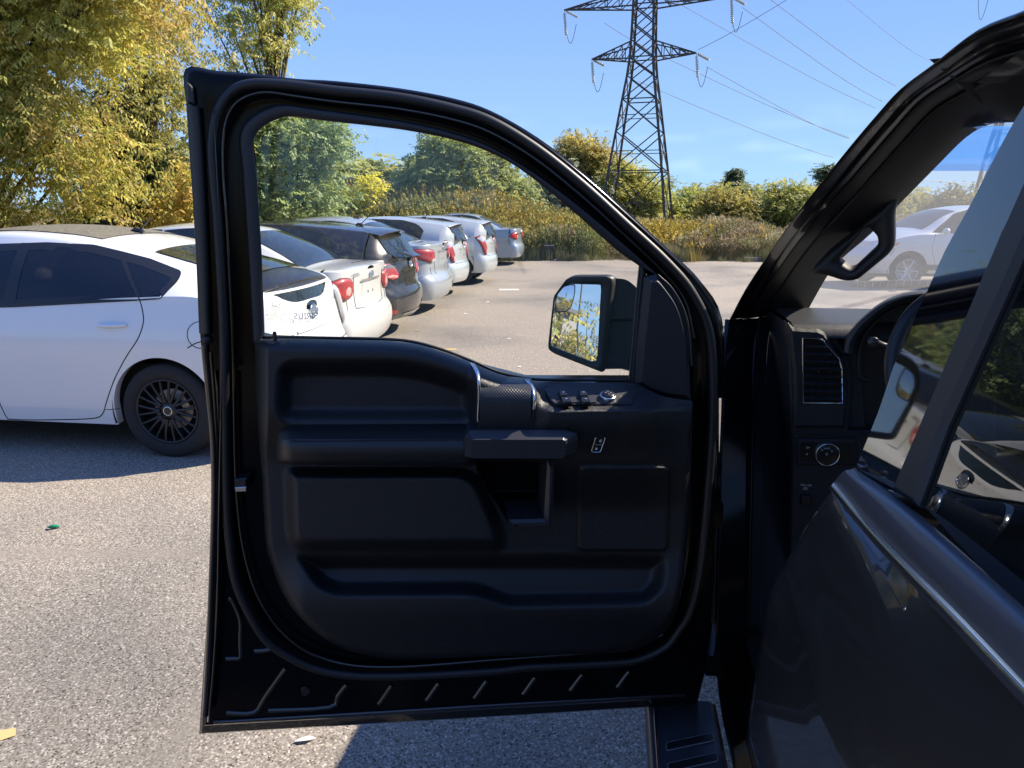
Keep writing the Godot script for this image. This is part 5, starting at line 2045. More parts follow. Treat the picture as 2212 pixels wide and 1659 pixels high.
	# dark hatchback
	var dark := {"L": 4.32, "W": .88, "rw": .31, "arch": .36, "axle_r": -.86, "axle_f": -3.46, "rho": .3, "crown": .08,
		"top": "-4.32 .6 -4.1 .78 -3.4 .95 -3.1 1.05 -2.5 1.35 -2.1 1.44 -1.6 1.45 -1.1 1.42 -.7 1.385 -.42 1.35 -.34 1.3 -.2 1.12 -.1 1.01 -.04 .97 0 .95",
		"belt": "-4.2 .66 -3.9 .8 -3.1 .95 -2.2 .98 -1.2 1.02 -.5 1.05 -.25 1.02 -.08 .97 0 .94",
		"wt": "-4.2 .5 -3.5 .7 -3.1 .66 -2.4 .58 -1.8 .57 -1.0 .56 -.5 .56 -.3 .58 -.1 .62 0 .64",
		"rear": ".2 -.1 .3 -.02 .45 .015 .58 .0 .63 -.04 .75 -.055 .9 -.07 1.02 -.1", "front": ".2 .12 .4 .0 .6 .02 .8 .3 .95 .6", "rear_low": .24}
	var dk := new_car(dark)
	root = thing("parked_car", "charcoal hatchback with roof spoiler between the white and the silver saloon", "car", place(-2.61, 9.7), group)
	build_car(dk, root, M.charcoal_paint, {"windows": ["-3.0 1.0 -2.4 1.31 -2.0 1.385 -1.9 1.385 -1.85 1.0", "-1.8 1.01 -1.84 1.385 -1.3 1.37 -.95 1.28 -.82 1.16 -.95 1.05"], "screen": Vector2(-3.0, -2.35), "back": Vector2(-.35, -.06), "back_share": .93, "back_share2": .98,
		"tail": [["-1.0 .88 -.9 .8 -.62 .74 -.45 .75 -.42 .8 -.5 .9 -.62 .945 -.8 .95", M.lens_red, .004, .02], ["-.96 .895 -.86 .875 -.55 .87 -.5 .9 -.62 .935 -.8 .94", M.lens_smoke, .02, .006], ["-.7 .77 -.48 .765 -.47 .8 -.6 .82 -.75 .81", M.lens_pink, .02, .006]],
		"plate": .72, "emblem": .9, "bumper_line": .62, "antenna": Vector3(-.75, 0, .22), "spoiler": [-.5, 1.37, -.2, 1.325, .57, .02], "bar_mat": M.chrome, "wiper": [-.06, .99], "mirror": Vector2(-2.85, 1.02), "badge": [["h", .5, .86, .05]]})
	for z in [1.0, -1.0]:
		part(root, "reflector", dk.rear_patch(pl("-.76 .33 -.6 .32 -.6 .37 -.76 .385"), .006, z), M.lens_red)
	part(root, "tail_chrome", dk.rear_patch(pl("-.4 .28 .4 .28 .4 .3 -.4 .3"), .012), M.chrome)
	# the silver saloon behind it
	var sv := saloon.duplicate()
	sv.top = "-4.5 .6 -4.3 .76 -3.6 .95 -3.3 1.02 -2.6 1.36 -2.25 1.455 -1.85 1.48 -1.4 1.44 -1.12 1.355 -.8 1.22 -.5 1.1 -.42 1.085 -.15 1.08 0 1.06"
	sv.belt = "-4.4 .66 -4.1 .78 -3.3 .92 -2.3 .96 -1.4 1.0 -.7 1.03 -.4 1.05 -.12 1.05 0 1.035"
	sv.rho = .28
	var s4 := new_car(sv)
	root = thing("parked_car", "silver saloon with dark red wraparound tail lamps, fourth in the row", "car", place(-2.7, 12.0), group)
	var l4 := saloon_look.duplicate()
	l4.tail = [["-1.02 .96 -.9 .86 -.62 .79 -.5 .8 -.47 .86 -.5 .98 -.7 1.0 -.9 1.0", M.lens_red, .004, .03], ["-.62 .8 -.5 .81 -.48 .85 -.6 .87", M.lens_clear, .03, .006]]
	l4["antenna"] = Vector3(-1.5, 0, .17)
	l4.plate = .84
	l4.emblem = .98
	build_car(s4, root, M.silver_paint, l4)
	# two small silver hatchbacks
	var small := {"L": 3.99, "W": .85, "rw": .295, "arch": .345, "axle_r": -.7, "axle_f": -3.25, "rho": .3, "crown": .07,
		"top": "-3.99 .6 -3.8 .76 -3.2 .95 -2.95 1.05 -2.3 1.35 -1.9 1.44 -1.4 1.455 -.9 1.42 -.5 1.37 -.28 1.33 -.22 1.27 -.12 1.12 -.05 1.0 0 .96",
		"belt": "-3.9 .66 -3.6 .8 -2.9 .95 -2.0 .98 -1.2 1.01 -.5 1.04 -.25 1.02 -.08 .98 0 .95",
		"wt": "-3.9 .5 -3.3 .7 -2.9 .66 -2.2 .58 -1.6 .57 -.9 .56 -.4 .56 -.2 .58 -.1 .6 0 .62",
		"rear": ".2 -.1 .3 -.03 .45 .0 .55 -.01 .63 -.05 .75 -.06 .9 -.07 1.04 -.1", "front": ".2 .12 .4 .0 .6 .02 .8 .3 .95 .6", "rear_low": .26}
	for k in 2:
		var sc := new_car(small)
		root = thing("parked_car", ["small silver hatchback with a dark side window, fifth in the row", "small pale hatchback farther off with upright tail lamps, sixth in the row"][k], "car", place([-2.82, -2.63][k], [14.3, 16.7][k]), group)
		build_car(sc, root, [M.pale_silver_paint, M.pale_silver_paint][k], {"windows": ["-2.8 1.0 -2.2 1.31 -1.8 1.39 -1.7 1.39 -1.65 1.0", "-1.6 1.01 -1.64 1.39 -1.1 1.375 -.8 1.3 -.68 1.2 -.72 1.08 -.8 1.04"], "screen": Vector2(-2.85, -2.15), "back": Vector2(-.24, -.07), "back_share": .93, "back_share2": .98,
			"tail": [["-.86 1.0 -.78 .84 -.7 .64 -.6 .63 -.56 .72 -.62 .92 -.72 1.04", M.lens_red, .006, .03], ["-.66 .66 -.59 .66 -.57 .72 -.64 .78", M.lens_clear, .034, .004], ["-.84 .98 -.74 .9 -.66 .92 -.72 1.02", M.lens_clear, .034, .004]],
			"plate": .76, "emblem": .92, "bumper_line": .61, "antenna": Vector3(-.85, 0, .16), "spoiler": [-.42, 1.36, -.13, 1.315, .56, .02], "wiper": [-.06, 1.0], "mirror": Vector2(-2.7, 1.0), "badge": [["HYBRID", -.35, .85, .035]]})
	# the last one, a blue-silver saloon
	var s7 := new_car(saloon)
	root = thing("parked_car", "blue silver saloon last in the row, against the weeds", "car", place(-2.73, 22.3), group)
	build_car(s7, root, M.blue_silver_paint, saloon_look)
	# across the aisle, seen through the windscreen
	var suv := {"L": 4.45, "W": .92, "rw": .35, "arch": .41, "axle_r": -.88, "axle_f": -3.55, "rho": .25, "crown": .05, "sill": .3,
		"top": "-4.45 .75 -4.25 .95 -3.7 1.09 -3.3 1.17 -2.7 1.5 -2.35 1.61 -1.9 1.66 -1.2 1.65 -.6 1.6 -.35 1.53 -.2 1.3 -.1 1.1 0 1.05",
		"belt": "-4.3 .82 -4.0 .96 -3.3 1.08 -2.4 1.1 -1.2 1.14 -.5 1.17 -.2 1.1 0 1.02",
		"wt": "-4.3 .5 -3.7 .72 -3.2 .7 -2.5 .6 -1.8 .6 -.9 .59 -.4 .6 0 .64",
		"rear": ".2 -.1 .35 -.02 .5 .0 .7 -.02 .9 -.06 1.1 -.1", "front": ".2 .16 .4 .02 .6 .0 .85 .1 1.1 .5", "side": "0 .9 .3 .955 .45 .985 .6 1 .8 1 1.0 .985 1.1 .965 1.3 .93", "rear_low": .35}
	for k in 2:
		var u := new_car(suv)
		var spot: Array = [[at(1910, 606, 16.6), 0.0], [at(1990, 590, 21.0), .05]][k]
		var wp: Vector3 = spot[0]
		var x := Transform3D(Basis(Vector3(1, 0, -.06).normalized(), Vector3.UP, Vector3(.06, 0, 1).normalized()), Vector3(wp.x + 3.4, 0, wp.z))
		root = thing("parked_car", ["pale silver crossover with black side glass, facing left beyond the windscreen", "dark estate half hidden behind the silver crossover"][k], "car", x, "cars beyond the truck's windscreen")
		build_car(u, root, [M.suv_paint, M.dark_paint][k], {"windows": ["-3.05 1.13 -2.55 1.47 -2.25 1.56 -2.1 1.56 -2.05 1.12", "-2.0 1.13 -2.04 1.57 -1.3 1.57 -1.2 1.16", "-1.14 1.17 -1.22 1.56 -.7 1.5 -.55 1.3 -.7 1.2"], "screen": Vector2(-3.2, -2.5), "back": Vector2(-.32, -.08), "wheels": "six",
			"head": "-4.3 .8 -4.2 .9 -3.85 .96 -3.75 .9 -3.95 .8", "mirror": Vector2(-2.9, 1.15), "handles": [Vector2(-1.95, .96), Vector2(-1.0, .99)], "door_line": ["-3.05 1.1 -3.1 .8 -3.0 .5 -2.95 .35", "-2.0 1.12 -1.97 .8 -1.95 .4"],
			"tail": [["-.86 .98 -.8 .85 -.64 .85 -.6 .98 -.72 1.04", M.lens_red, .006, .02]]})
		if k == 0:
			part(root, "headlight_amber", u.side_patch(pl("-3.95 .88 -3.88 .93 -3.78 .92 -3.86 .86"), .012, 1.0, false), M.lens_amber)
			var cl := MB.new()
			cl.box(Vector3(-2.3, .42, .935), Vector3(2.2, .1, .02))
			part(root, "sill_cladding", cl, M.car_black)

# ---------------------------------------------------------------- ground and field

func field_height(x: float, z: float) -> float:
	var d := -z
	var edge := lot_edge(x)
	var beyond := d - edge
	var left := (-7.6 + .137 * d) - x            # behind the noses of the parked cars
	var h := -.03
	if beyond > 0:
		h = maxf(h, -.02 + .2 * smoothstep(0, 3, beyond) + 1.25 * smoothstep(.5, 6, beyond) * smoothstep(3.5, -1.5, x) * smoothstep(60, 25, beyond))
	if left > 0:
		h = maxf(h, -.02 + .3 * smoothstep(0, 2.5, left) + .7 * smoothstep(2, 9, left))
	if z > 5.2:
		h = maxf(h, -.02 + 1.1 * smoothstep(5.2, 9.5, z))
	return h + .05 * sin(x * 1.3) * cos(z * .9) * smoothstep(0, 1, h * 4.0)

func lot_edge(x: float) -> float:
	return 23.6 + .3 * sin(x * .7) + .15 * sin(x * 2.3)

func build_setting() -> void:
	var lot := MB.new()
	lot.quad(Vector3(-40, 0, 14), Vector3(-40, 0, -40), Vector3(60, 0, -40), Vector3(60, 0, 14))
	tag(part(self, "parking_lot", lot, M.asphalt), "", "", "", "structure")
	var m := MB.new()
	var rows := []
	var zs := []
	var z := 60.0
	while z > -420.0:
		zs.append(z)
		z -= .6 if z < 12 and z > -45 else 3.0 if z > -90 else 14.0
	var xs := []
	var x := -260.0
	while x < 300.0:
		xs.append(x)
		x += .7 if x > -25 and x < 32 else 3.0 if x > -60 and x < 80 else 14.0
	for zz in zs:
		var row := PackedVector3Array()
		for xx in xs:
			row.append(Vector3(xx, field_height(xx, zz), zz))
		rows.append(row)
	m.grid(rows)
	tag(part(self, "field", m, M.soil), "", "", "", "structure")

# ---------------------------------------------------------------- pylons and wires

func pylon(root: Node3D, phi: float, scale_: float, arms: Array, top_h: float) -> void:
	# half diagonals of the square body against height
	var half := pl("0 3.95 5.2 3.05 10.8 1.9 14 1.3 18.5 1.12 30 .9")
	var leg := func(k: int, h: float) -> Vector3:
		var a := phi + PI / 2 * k
		return Vector3(cos(a) * tab(half, h) * scale_, h * scale_, -sin(a) * tab(half, h) * scale_)
	var levels := [0.0, 5.2, 8.3, 10.8, 12.6, 14.0, 15.3, 16.6, 17.9, 19.3, 20.8, 22.4]
	for k in 4:
		for i in levels.size() - 1:
			if levels[i + 1] > top_h:
				continue
			bar(root, "leg", leg.call(k, levels[i]), leg.call(k, levels[i + 1]), .17 * scale_, M.pylon_steel)
			var k2 := k + 1
			var a: Vector3 = leg.call(k, levels[i])
			var b: Vector3 = leg.call(k2, levels[i])
			var c: Vector3 = leg.call(k, levels[i + 1])
			var d: Vector3 = leg.call(k2, levels[i + 1])
			bar(root, "brace", a, d, .075 * scale_, M.pylon_steel)
			bar(root, "brace", b, c, .075 * scale_, M.pylon_steel)
			if i in [0, 2, 4, 7]:
				bar(root, "tie", c, d, .085 * scale_, M.pylon_steel)
			if i < 3:
				bar(root, "tie", (a + d) / 2, (a + c) / 2, .06 * scale_, M.pylon_steel)
				bar(root, "tie", (b + c) / 2, (b + d) / 2, .06 * scale_, M.pylon_steel)
	for arm in arms:
		var h: float = arm[0]
		var reach: float = arm[1]
		for s in [1.0, -1.0]:
			var dir: Vector3 = Vector3(cos(phi - PI / 4), 0, -sin(phi - PI / 4)) * s
			var side := Vector3(-dir.z, 0, dir.x)
			var tip: Vector3 = (dir * reach + Vector3(0, h + .15, 0)) * scale_
			var w := tab(half, h) * .7
			for e in [1.0, -1.0]:
				var low: Vector3 = (dir * w + side * w * e + Vector3(0, h - .1, 0)) * scale_
				var up: Vector3 = (dir * w + side * w * e + Vector3(0, h + 1.15, 0)) * scale_
				bar(root, "arm_chord", low, tip, .1 * scale_, M.pylon_steel)
				bar(root, "arm_chord", up, tip, .09 * scale_, M.pylon_steel)
				for i in 4:
					var u := .2 + i * .2
					var p0 := low.lerp(tip, u)
					var p1 := up.lerp(tip, u)
					bar(root, "arm_brace", p0, p1, .06 * scale_, M.pylon_steel)
					bar(root, "arm_brace", low.lerp(tip, u), up.lerp(tip, u - .2), .06 * scale_, M.pylon_steel)
			for i in 4:
				var u := .15 + i * .2
				var q0: Vector3 = ((dir * w + side * w) + Vector3(0, h - .1, 0)) * scale_
				var q1: Vector3 = ((dir * w - side * w) + Vector3(0, h - .1, 0)) * scale_
				bar(root, "arm_brace", q0.lerp(tip, u), q1.lerp(tip, u + .18), .06 * scale_, M.pylon_steel)
			# strings of discs
			for st in arm[2]:
				var from: Vector3 = tip + dir * .0
				var to: Vector3 = from + st * scale_
				var im := MB.new()
				var prof := PackedVector2Array()
				var len: float = from.distance_to(to)
				for i in 12:
					var y := len * (.12 + .76 * i / 12.0)
					prof.append_array(PackedVector2Array([Vector2(.02, y), Vector2(.085, y + .012), Vector2(.07, y + len * .035), Vector2(.02, y + len * .045)]))
				var zz := (to - from).normalized()
				var xx := zz.cross(Vector3.RIGHT).normalized()
				im.lathe(prof, 8, Transform3D(Basis(xx, zz.cross(xx), zz), from))
				im.tube(PackedVector3Array([from, to]), .018, 5)
				part(root, "insulator_string", im, M.insulator)
			var loop := MB.new()
			var lp := PackedVector3Array()
			for i in 13:
				var u := i / 12.0
				lp.append(tip + Vector3(lerpf(.1, 1.3, u) * .8, -.3 - 2.2 * sin(PI * clampf(u * .8 + .1, 0, 1)), -.4 * u) * scale_)
			loop.tube(lp, .016, 5)
			part(root, "jumper_loop", loop, M.wire)

func build_pylons() -> void:
	var foot := at(1376, 476, 43.0)
	foot.y = .1
	var root := thing("transmission_tower", "tall lattice pylon standing in the field, whole from the ground up over the door frame", "pylon", Transform3D(Basis(), foot), "lattice pylons")
	pylon(root, deg_to_rad(27), .66, [[14.0, 4.2, [Vector3(1.2, -.5, -.3), Vector3(.2, -2.1, .1)]], [17.9, 6.6, [Vector3(1.3, -.55, -.3), Vector3(.2, -2.2, .1)]], [22.3, 5.0, []]], 24.0)
	var far_foot := at(2098, 432, 52.0)
	far_foot.y = .1
	root = thing("transmission_tower", "lattice pylon seen through the truck's dusty windscreen", "pylon", Transform3D(Basis(), far_foot + Vector3(3.2, 0, 0)), "lattice pylons")
	pylon(root, deg_to_rad(20), .95, [[16.6, 4.2, []], [20.8, 5.2, []]], 24.0)
	# conductors: from the tower to a far end behind the pillar
	for q in [["upper wire from the lower cross-arm's near tip down to the pillar", 1526, 144, 41.5, 1835, 300, 110.0], ["wire crossing just under the lower cross-arm, ending low at the pillar", 1380, 97, 45.0, 1835, 297, 112.0],
			["lowest wire, running from behind the tower's waist to the pillar", 1380, 176, 45.0, 1800, 340, 115.0], ["wire from the top of the photo past the lower arm's tip to the pillar", 1440, -8, 45.0, 1891, 233, 110.0],
			["wire from the hanging insulators at the top edge down to the pillar", 1604, 16, 41.0, 1906, 219, 110.0], ["wire that enters at the top edge right of the insulators", 1650, -12, 40.0, 1936, 186, 110.0],
			["thin faint wire highest in the sky by the truck's roof", 1800, -26, 40.0, 2010, 133, 110.0], ["wire rising from the lower cross-arm's tip to the top edge", 1507, 108, 41.5, 1760, -38, 22.0],
			["wire from the far left cross-arm tip, crossing behind the tower", 1306, 50, 46.0, 1390, 100, 56.0], ["wire behind the windscreen's pylon, upper", 2060, 300, 110.0, 2330, 345, 120.0], ["wire behind the windscreen's pylon, middle", 2000, 356, 110.0, 2330, 378, 120.0], ["wire behind the windscreen's pylon, lower", 1990, 388, 110.0, 2330, 412, 120.0]]:
		var a := at(q[1], q[2], q[3])
		var b := at(q[4], q[5], q[6])
		var m := MB.new()
		var p := PackedVector3Array()
		var sag: float = .004 * a.distance_to(b)
		for i in 25:
			var u := i / 24.0
			p.append(a.lerp(b, u) - a - Vector3(0, sag * sin(PI * u), 0))
		var thin: bool = q[0].begins_with("thin")
		m.tube(p, PackedFloat32Array(range(25).map(func(i): return (.008 if thin else .0125) * (a.lerp(b, i / 24.0).distance_to(EYE) / 42.0))), 5)
		tag(part(self, "power_line", m, M.wire, Transform3D(Basis(), a)), q[0], "power line", "power lines")

# ---------------------------------------------------------------- plants

func sprig_mesh(leaves: int, len: float, wide: float, droop: float) -> ArrayMesh:
	var m := MB.new()
	var r := RandomNumberGenerator.new()
	r.seed = 5
	for i in leaves:
		var s := -1.0 if i % 2 else 1.0
		var along := Vector3(0, 0, .035 * i * len / .09)
		var d := Vector3(s * r.randf_range(.6, 1.0), -droop * r.randf_range(.4, 1.3), r.randf_range(.3, .9)).normalized()
		var side := d.cross(Vector3(r.randf_range(-.4, .4), 1, r.randf_range(-.4, .4))).normalized() * wide
		var l := len * r.randf_range(.75, 1.2)
		var up := d.cross(side).normalized() * wide * .25
		m.tri(along, along + d * l * .45 + side, along + d * l + Vector3(0, -.1 * l, 0))
		m.tri(along, along + d * l + Vector3(0, -.1 * l, 0), along + d * l * .45 - side + up)
	return m.done()

func blade_mesh(n: int, h: float, spread: float, wide: float, heads: int, seed_: int) -> ArrayMesh:
	var m := MB.new()
	var r := RandomNumberGenerator.new()
	r.seed = seed_
	for i in n:
		var b := Vector3(r.randf_range(-.5, .5), 0, r.randf_range(-.5, .5)) * spread
		var lean := Vector3(r.randf_range(-1, 1), 0, r.randf_range(-1, 1)) * h * .28
		var hh := h * r.randf_range(.6, 1.1)
		var s := Vector3(r.randf_range(-1, 1), 0, r.randf_range(-1, 1)).normalized() * wide
		var mid := b + lean * .3 + Vector3(0, hh * .55, 0)
		var tip := b + lean + Vector3(0, hh, 0)
		m.quad(b - s, b + s, mid + s * .7, mid - s * .7)
		m.tri(mid - s * .7, mid + s * .7, tip)
		if i < heads:
			for k in 7:
				var o := tip.lerp(mid, k * .07)
				var d := Vector3(r.randf_range(-1, 1), r.randf_range(.1, .9), r.randf_range(-1, 1)).normalized() * h * .1
				var q := d.cross(Vector3(0, 1, .3)).normalized() * h * .025
				m.tri(o - q, o + q, o + d)
	return m.done()

class Copies:
	var mm := MultiMesh.new()
	var t: Array[Transform3D] = []
	var c := PackedColorArray()
	func add(x: Transform3D, col: Color) -> void:
		t.append(x)
		c.append(col)
	func done(mesh: Mesh) -> MultiMesh:
		mm.transform_format = MultiMesh.TRANSFORM_3D
		mm.use_colors = true
		mm.mesh = mesh
		mm.instance_count = t.size()
		for i in t.size():
			mm.set_instance_transform(i, t[i])
			mm.set_instance_color(i, c[i])
		return mm

func put_copies(parent: Node, called: String, k: Copies, mesh: Mesh, m: Material) -> MultiMeshInstance3D:
	var o := MultiMeshInstance3D.new()
	o.name = numbered(called, parent)
	o.multimesh = k.done(mesh)
	o.material_override = m
	parent.add_child(o, true)
	return o

func any_basis(droop: float) -> Basis:
	var b := Basis(Vector3.UP, rng.randf() * TAU)
	return b * Basis(Vector3.RIGHT, rng.randf_range(-.5, .9) * droop + .2) * Basis(Vector3.BACK, rng.randf_range(-.5, .5))

# blobs: [offset from the foot, radii, clusters]
func grow(called: String, label: String, group: String, foot: Vector3, trunk_r: float, blobs: Array, per: int, size: float, tones: Array, sprig: Mesh, cluster_r := .45, hollow := .45) -> void:
	var root := thing(called, label, "tree" if called.ends_with("tree") else "shrub", Transform3D(Basis(), foot), group)
	var wood := MB.new()
	var crown := Copies.new()
	var top := Vector3()
	for b in blobs:
		top = b[0] if b[0].y > top.y else top
	var lean := Vector3(top.x * .4, top.y * .75, top.z * .4)
	var spine := PackedVector3Array()
	var radii := PackedFloat32Array()
	for i in 9:
		var u := i / 8.0
		spine.append(Vector3(lean.x * u * u + .06 * sin(u * 9), lean.y * u - .1, lean.z * u * u))
		radii.append(trunk_r * (1.0 - .75 * u))
	wood.tube(spine, radii, 9)
	part(root, "trunk", wood, M.bark)
	var limbs := MB.new()
	for b in blobs:
		var o: Vector3 = b[0]
		var rad: Vector3 = b[1]
		for k in b[2]:
			var d := Vector3(rng.randfn(), rng.randfn(), rng.randfn()).normalized()
			var far := pow(rng.randf(), hollow)
			var c := o + d * rad * far
			if c.y < .15 and not called.ends_with("tree"):
				c.y = .15 + rng.randf() * .3
			if k % 3 == 0:
				var u := clampf(c.y / maxf(top.y, .1) * .75, .12, .95)
				var s := spine[int(u * 8)]
				limbs.tube(PackedVector3Array([s, s.lerp(c, .5) + Vector3(0, .08, 0), c]), PackedFloat32Array([trunk_r * .3, trunk_r * .18, trunk_r * .05]), 5, false, 1.0, false)
			var tone: Color = tones[rng.randi() % tones.size()]
			var tone2: Color = tones[rng.randi() % tones.size()]
			for i in per:
				var p := c + Vector3(rng.randfn(), rng.randfn() * .8, rng.randfn()) * cluster_r
				var col := tone.lerp(tone2, rng.randf()) * rng.randf_range(1.25, 1.95)
				col.a = 1.0
				crown.add(Transform3D(any_basis(1.0).scaled(Vector3.ONE * size * rng.randf_range(.7, 1.3)), p), col)
	if limbs.v.size():
		part(root, "limbs", limbs, M.bark)
	tag(put_copies(root, "crown", crown, sprig, M.leaf), "", "", "", "stuff")

func build_trees() -> void:
	var ash := sprig_mesh(9, .1, .02, .75)
	var small := sprig_mesh(8, .085, .026, .4)
	var clump := sprig_mesh(12, .2, .07, .3)
	var yellow := [Color(.31, .28, .055), Color(.24, .25, .06), Color(.35, .3, .055), Color(.19, .22, .055), Color(.27, .25, .065), Color(.31, .23, .065)]
	var green := [Color(.1, .15, .05), Color(.13, .18, .06), Color(.08, .12, .04), Color(.17, .19, .06)]
	var olive := [Color(.24, .25, .06), Color(.2, .23, .06), Color(.29, .27, .06), Color(.16, .19, .05)]
	var orange := [Color(.29, .22, .06), Color(.24, .21, .06), Color(.31, .25, .06), Color(.19, .19, .06)]
	var dark := [Color(.06, .09, .035), Color(.08, .1, .04), Color(.05, .075, .03)]
	var bright := [Color(.3, .29, .05), Color(.25, .27, .06), Color(.34, .3, .05)]
	var edge_trees := "trees along the edge of the lot"
	# the big yellowing ash at the left
	grow("ash_tree", "big yellow-green ash tree at the left behind the white hatchback", edge_trees, Vector3(-7.6, .2, -11.2), .17,
		[[Vector3(0, 4.6, 0), Vector3(2.5, 2.7, 1.9), 95], [Vector3(-2.4, 3.6, .4), Vector3(2.2, 2.6, 1.6), 70], [Vector3(1.7, 5.4, .1), Vector3(1.6, 1.7, 1.3), 40], [Vector3(1.3, 2.3, .6), Vector3(1.0, .9, .9), 14], [Vector3(-1.2, 1.6, 1.2), Vector3(2.0, 1.1, 1.0), 34], [Vector3(-1.6, .7, 1.5), Vector3(2.2, .6, .6), 30], [Vector3(.6, .8, 1.0), Vector3(1.2, .6, .6), 12], [Vector3(-.6, 6.8, 0), Vector3(2.6, 1.4, 1.6), 46]], 125, .74, yellow, ash, .33, .4)
	grow("ash_tree", "thin-leaved ash with bare twigs, rising between the big ash and the door frame", edge_trees, Vector3(-6.9, .3, -15.0), .11,
		[[Vector3(.2, 5.6, 0), Vector3(.9, 2.4, .9), 40], [Vector3(.5, 3.2, .2), Vector3(.9, 1.2, .9), 16]], 46, .8, [Color(.3, .25, .08), Color(.26, .24, .07), Color(.2, .2, .06)], ash, .4)
	grow("ash_tree", "tall ash with yellowing top, standing over the middle of the door's upper edge", edge_trees, Vector3(-5.4, .3, -18.0), .15,
		[[Vector3(-.3, 6.2, 0), Vector3(1.05, 2.2, .9), 46], [Vector3(.35, 7.0, 0), Vector3(.8, 1.2, .6), 20]], 52, .85, [Color(.28, .29, .08), Color(.34, .3, .08), Color(.2, .24, .07)], ash, .3)
	grow("elm_tree", "dense green tree in the window's upper left corner", edge_trees, Vector3(-5.3, .3, -18.6), .14,
		[[Vector3(-.3, 1.9, .4), Vector3(1.35, 1.6, 1.0), 50], [Vector3(.5, 2.7, .2), Vector3(.8, .7, .7), 20], [Vector3(-.7, 3.3, 0), Vector3(1.0, .7, .8), 22]], 95, .95, [Color(.17, .23, .09), Color(.22, .27, .1), Color(.13, .18, .07)], small, .28)
	grow("dark_shrub", "dark green shrub in the gap between the ash and the door frame", edge_trees, Vector3(-7.4, .3, -15.6), .09,
		[[Vector3(0, 1.8, 0), Vector3(1.3, 1.9, 1.0), 44], [Vector3(1.0, 1.2, .3), Vector3(1.0, 1.2, .8), 26]], 70, 1.2, dark, small, .36)
	grow("sumac_shrub", "orange-yellow sapling at the left edge of the door frame", edge_trees, Vector3(-5.35, .3, -12.9), .02,
		[[Vector3(0, 1.45, 0), Vector3(.28, .6, .25), 9], [Vector3(-.5, 1.0, .1), Vector3(.35, .45, .3), 7]], 30, .95, [Color(.34, .23, .055), Color(.33, .27, .06), Color(.28, .26, .06)], ash, .2)
	# clump of trees in the middle of the window
	var window_trees := "trees and shrubs beyond the door window"
	grow("willow_tree", "round dark green tree in the middle of the door window", window_trees, at(935, 470, 29.0) * Vector3(1, 0, 1) + Vector3(0, 1.1, 0), .16,
		[[Vector3(.05, 1.6, 0), Vector3(1.05, 1.4, 1.0), 50], [Vector3(-.4, .9, .3), Vector3(.8, 1.0, .8), 20], [Vector3(.8, 2.1, 0), Vector3(.8, .8, .8), 26]], 85, 1.3, [Color(.19, .23, .06), Color(.23, .26, .07), Color(.13, .17, .05)], small, .28)
	grow("willow_tree", "greyer green bush right of the round tree in the window", window_trees, at(1050, 470, 30.0) * Vector3(1, 0, 1) + Vector3(0, .6, 0), .12,
		[[Vector3(0, 1.6, 0), Vector3(1.3, 1.5, 1.2), 50], [Vector3(.9, .9, .2), Vector3(1.0, 1.0, 1.0), 26], [Vector3(-.2, 2.6, -.4), Vector3(.9, .8, .8), 20]], 70, 1.5, [Color(.2, .23, .08), Color(.26, .26, .08), Color(.17, .2, .07)], small, .36)
	grow("willow_tree", "silvery grey-green shrub low against the window's slanting frame", window_trees, at(1185, 480, 33.0) * Vector3(1, 0, 1) + Vector3(0, .2, 0), .1,
		[[Vector3(0, 1.5, 0), Vector3(1.4, 1.6, 1.2), 46], [Vector3(1.3, .9, 0), Vector3(1.1, 1.0, 1.0), 24]], 70, 1.5, [Color(.16, .18, .12), Color(.2, .21, .15), Color(.12, .15, .09)], small, .38)
	grow("vine_shrub", "small bright yellow vine-covered shrub by the fence", window_trees, at(792, 425, 27.0) * Vector3(1, 0, 1) + Vector3(0, .9, 0), .04,
		[[Vector3(0, 1.0, 0), Vector3(.25, .6, .25), 8], [Vector3(.1, 1.5, 0), Vector3(.3, .25, .25), 5]], 34, 1.1, [Color(.5, .44, .04), Color(.44, .42, .05)], small, .2)
	for q in [[800, 52.0, 4.4, "rounded olive tree far behind the fence, left of the clump"], [862, 60.0, 3.6, "low olive tree far off beside the clump"], [740, 50.0, 3.8, "far olive tree behind the dense green tree"]]:
		grow("far_tree", q[3], window_trees, at(q[0], 440, q[1]) * Vector3(1, 0, 1) + Vector3(0, .6, 0), .14,
			[[Vector3(0, q[2] * .55, 0), Vector3(2.3, q[2] * .42, 1.8), 46]], 42, 1.5, olive, clump, .55)
	# beyond the frame: a brown-orange clump and the long green hedge of trees
	var hedge := "trees along the far side of the field"
	grow("maple_tree", "tall orange-brown tree over the slanting door frame, left of the pylon", hedge, at(1255, 450, 50.0) * Vector3(1, 0, 1) + Vector3(0, .2, 0), .2,
		[[Vector3(0, 4.2, 0), Vector3(2.0, 1.7, 1.6), 50], [Vector3(-.9, 2.8, 0), Vector3(1.8, 1.8, 1.4), 40], [Vector3(1.3, 2.8, 0), Vector3(1.5, 1.6, 1.3), 36]], 120, 1.5, orange, small, .42)
	grow("maple_tree", "yellow-green tree at the foot of the pylon", hedge, at(1345, 460, 48.0) * Vector3(1, 0, 1) + Vector3(0, .1, 0), .15,
		[[Vector3(0, 2.2, 0), Vector3(1.8, 1.7, 1.4), 50], [Vector3(1.2, 1.5, 0), Vector3(1.4, 1.3, 1.2), 30], [Vector3(-1.2, 1.4, 0), Vector3(1.3, 1.3, 1.1), 30]], 120, 1.5, [Color(.26, .26, .06), Color(.21, .23, .06), Color(.3, .27, .06)], small, .4)
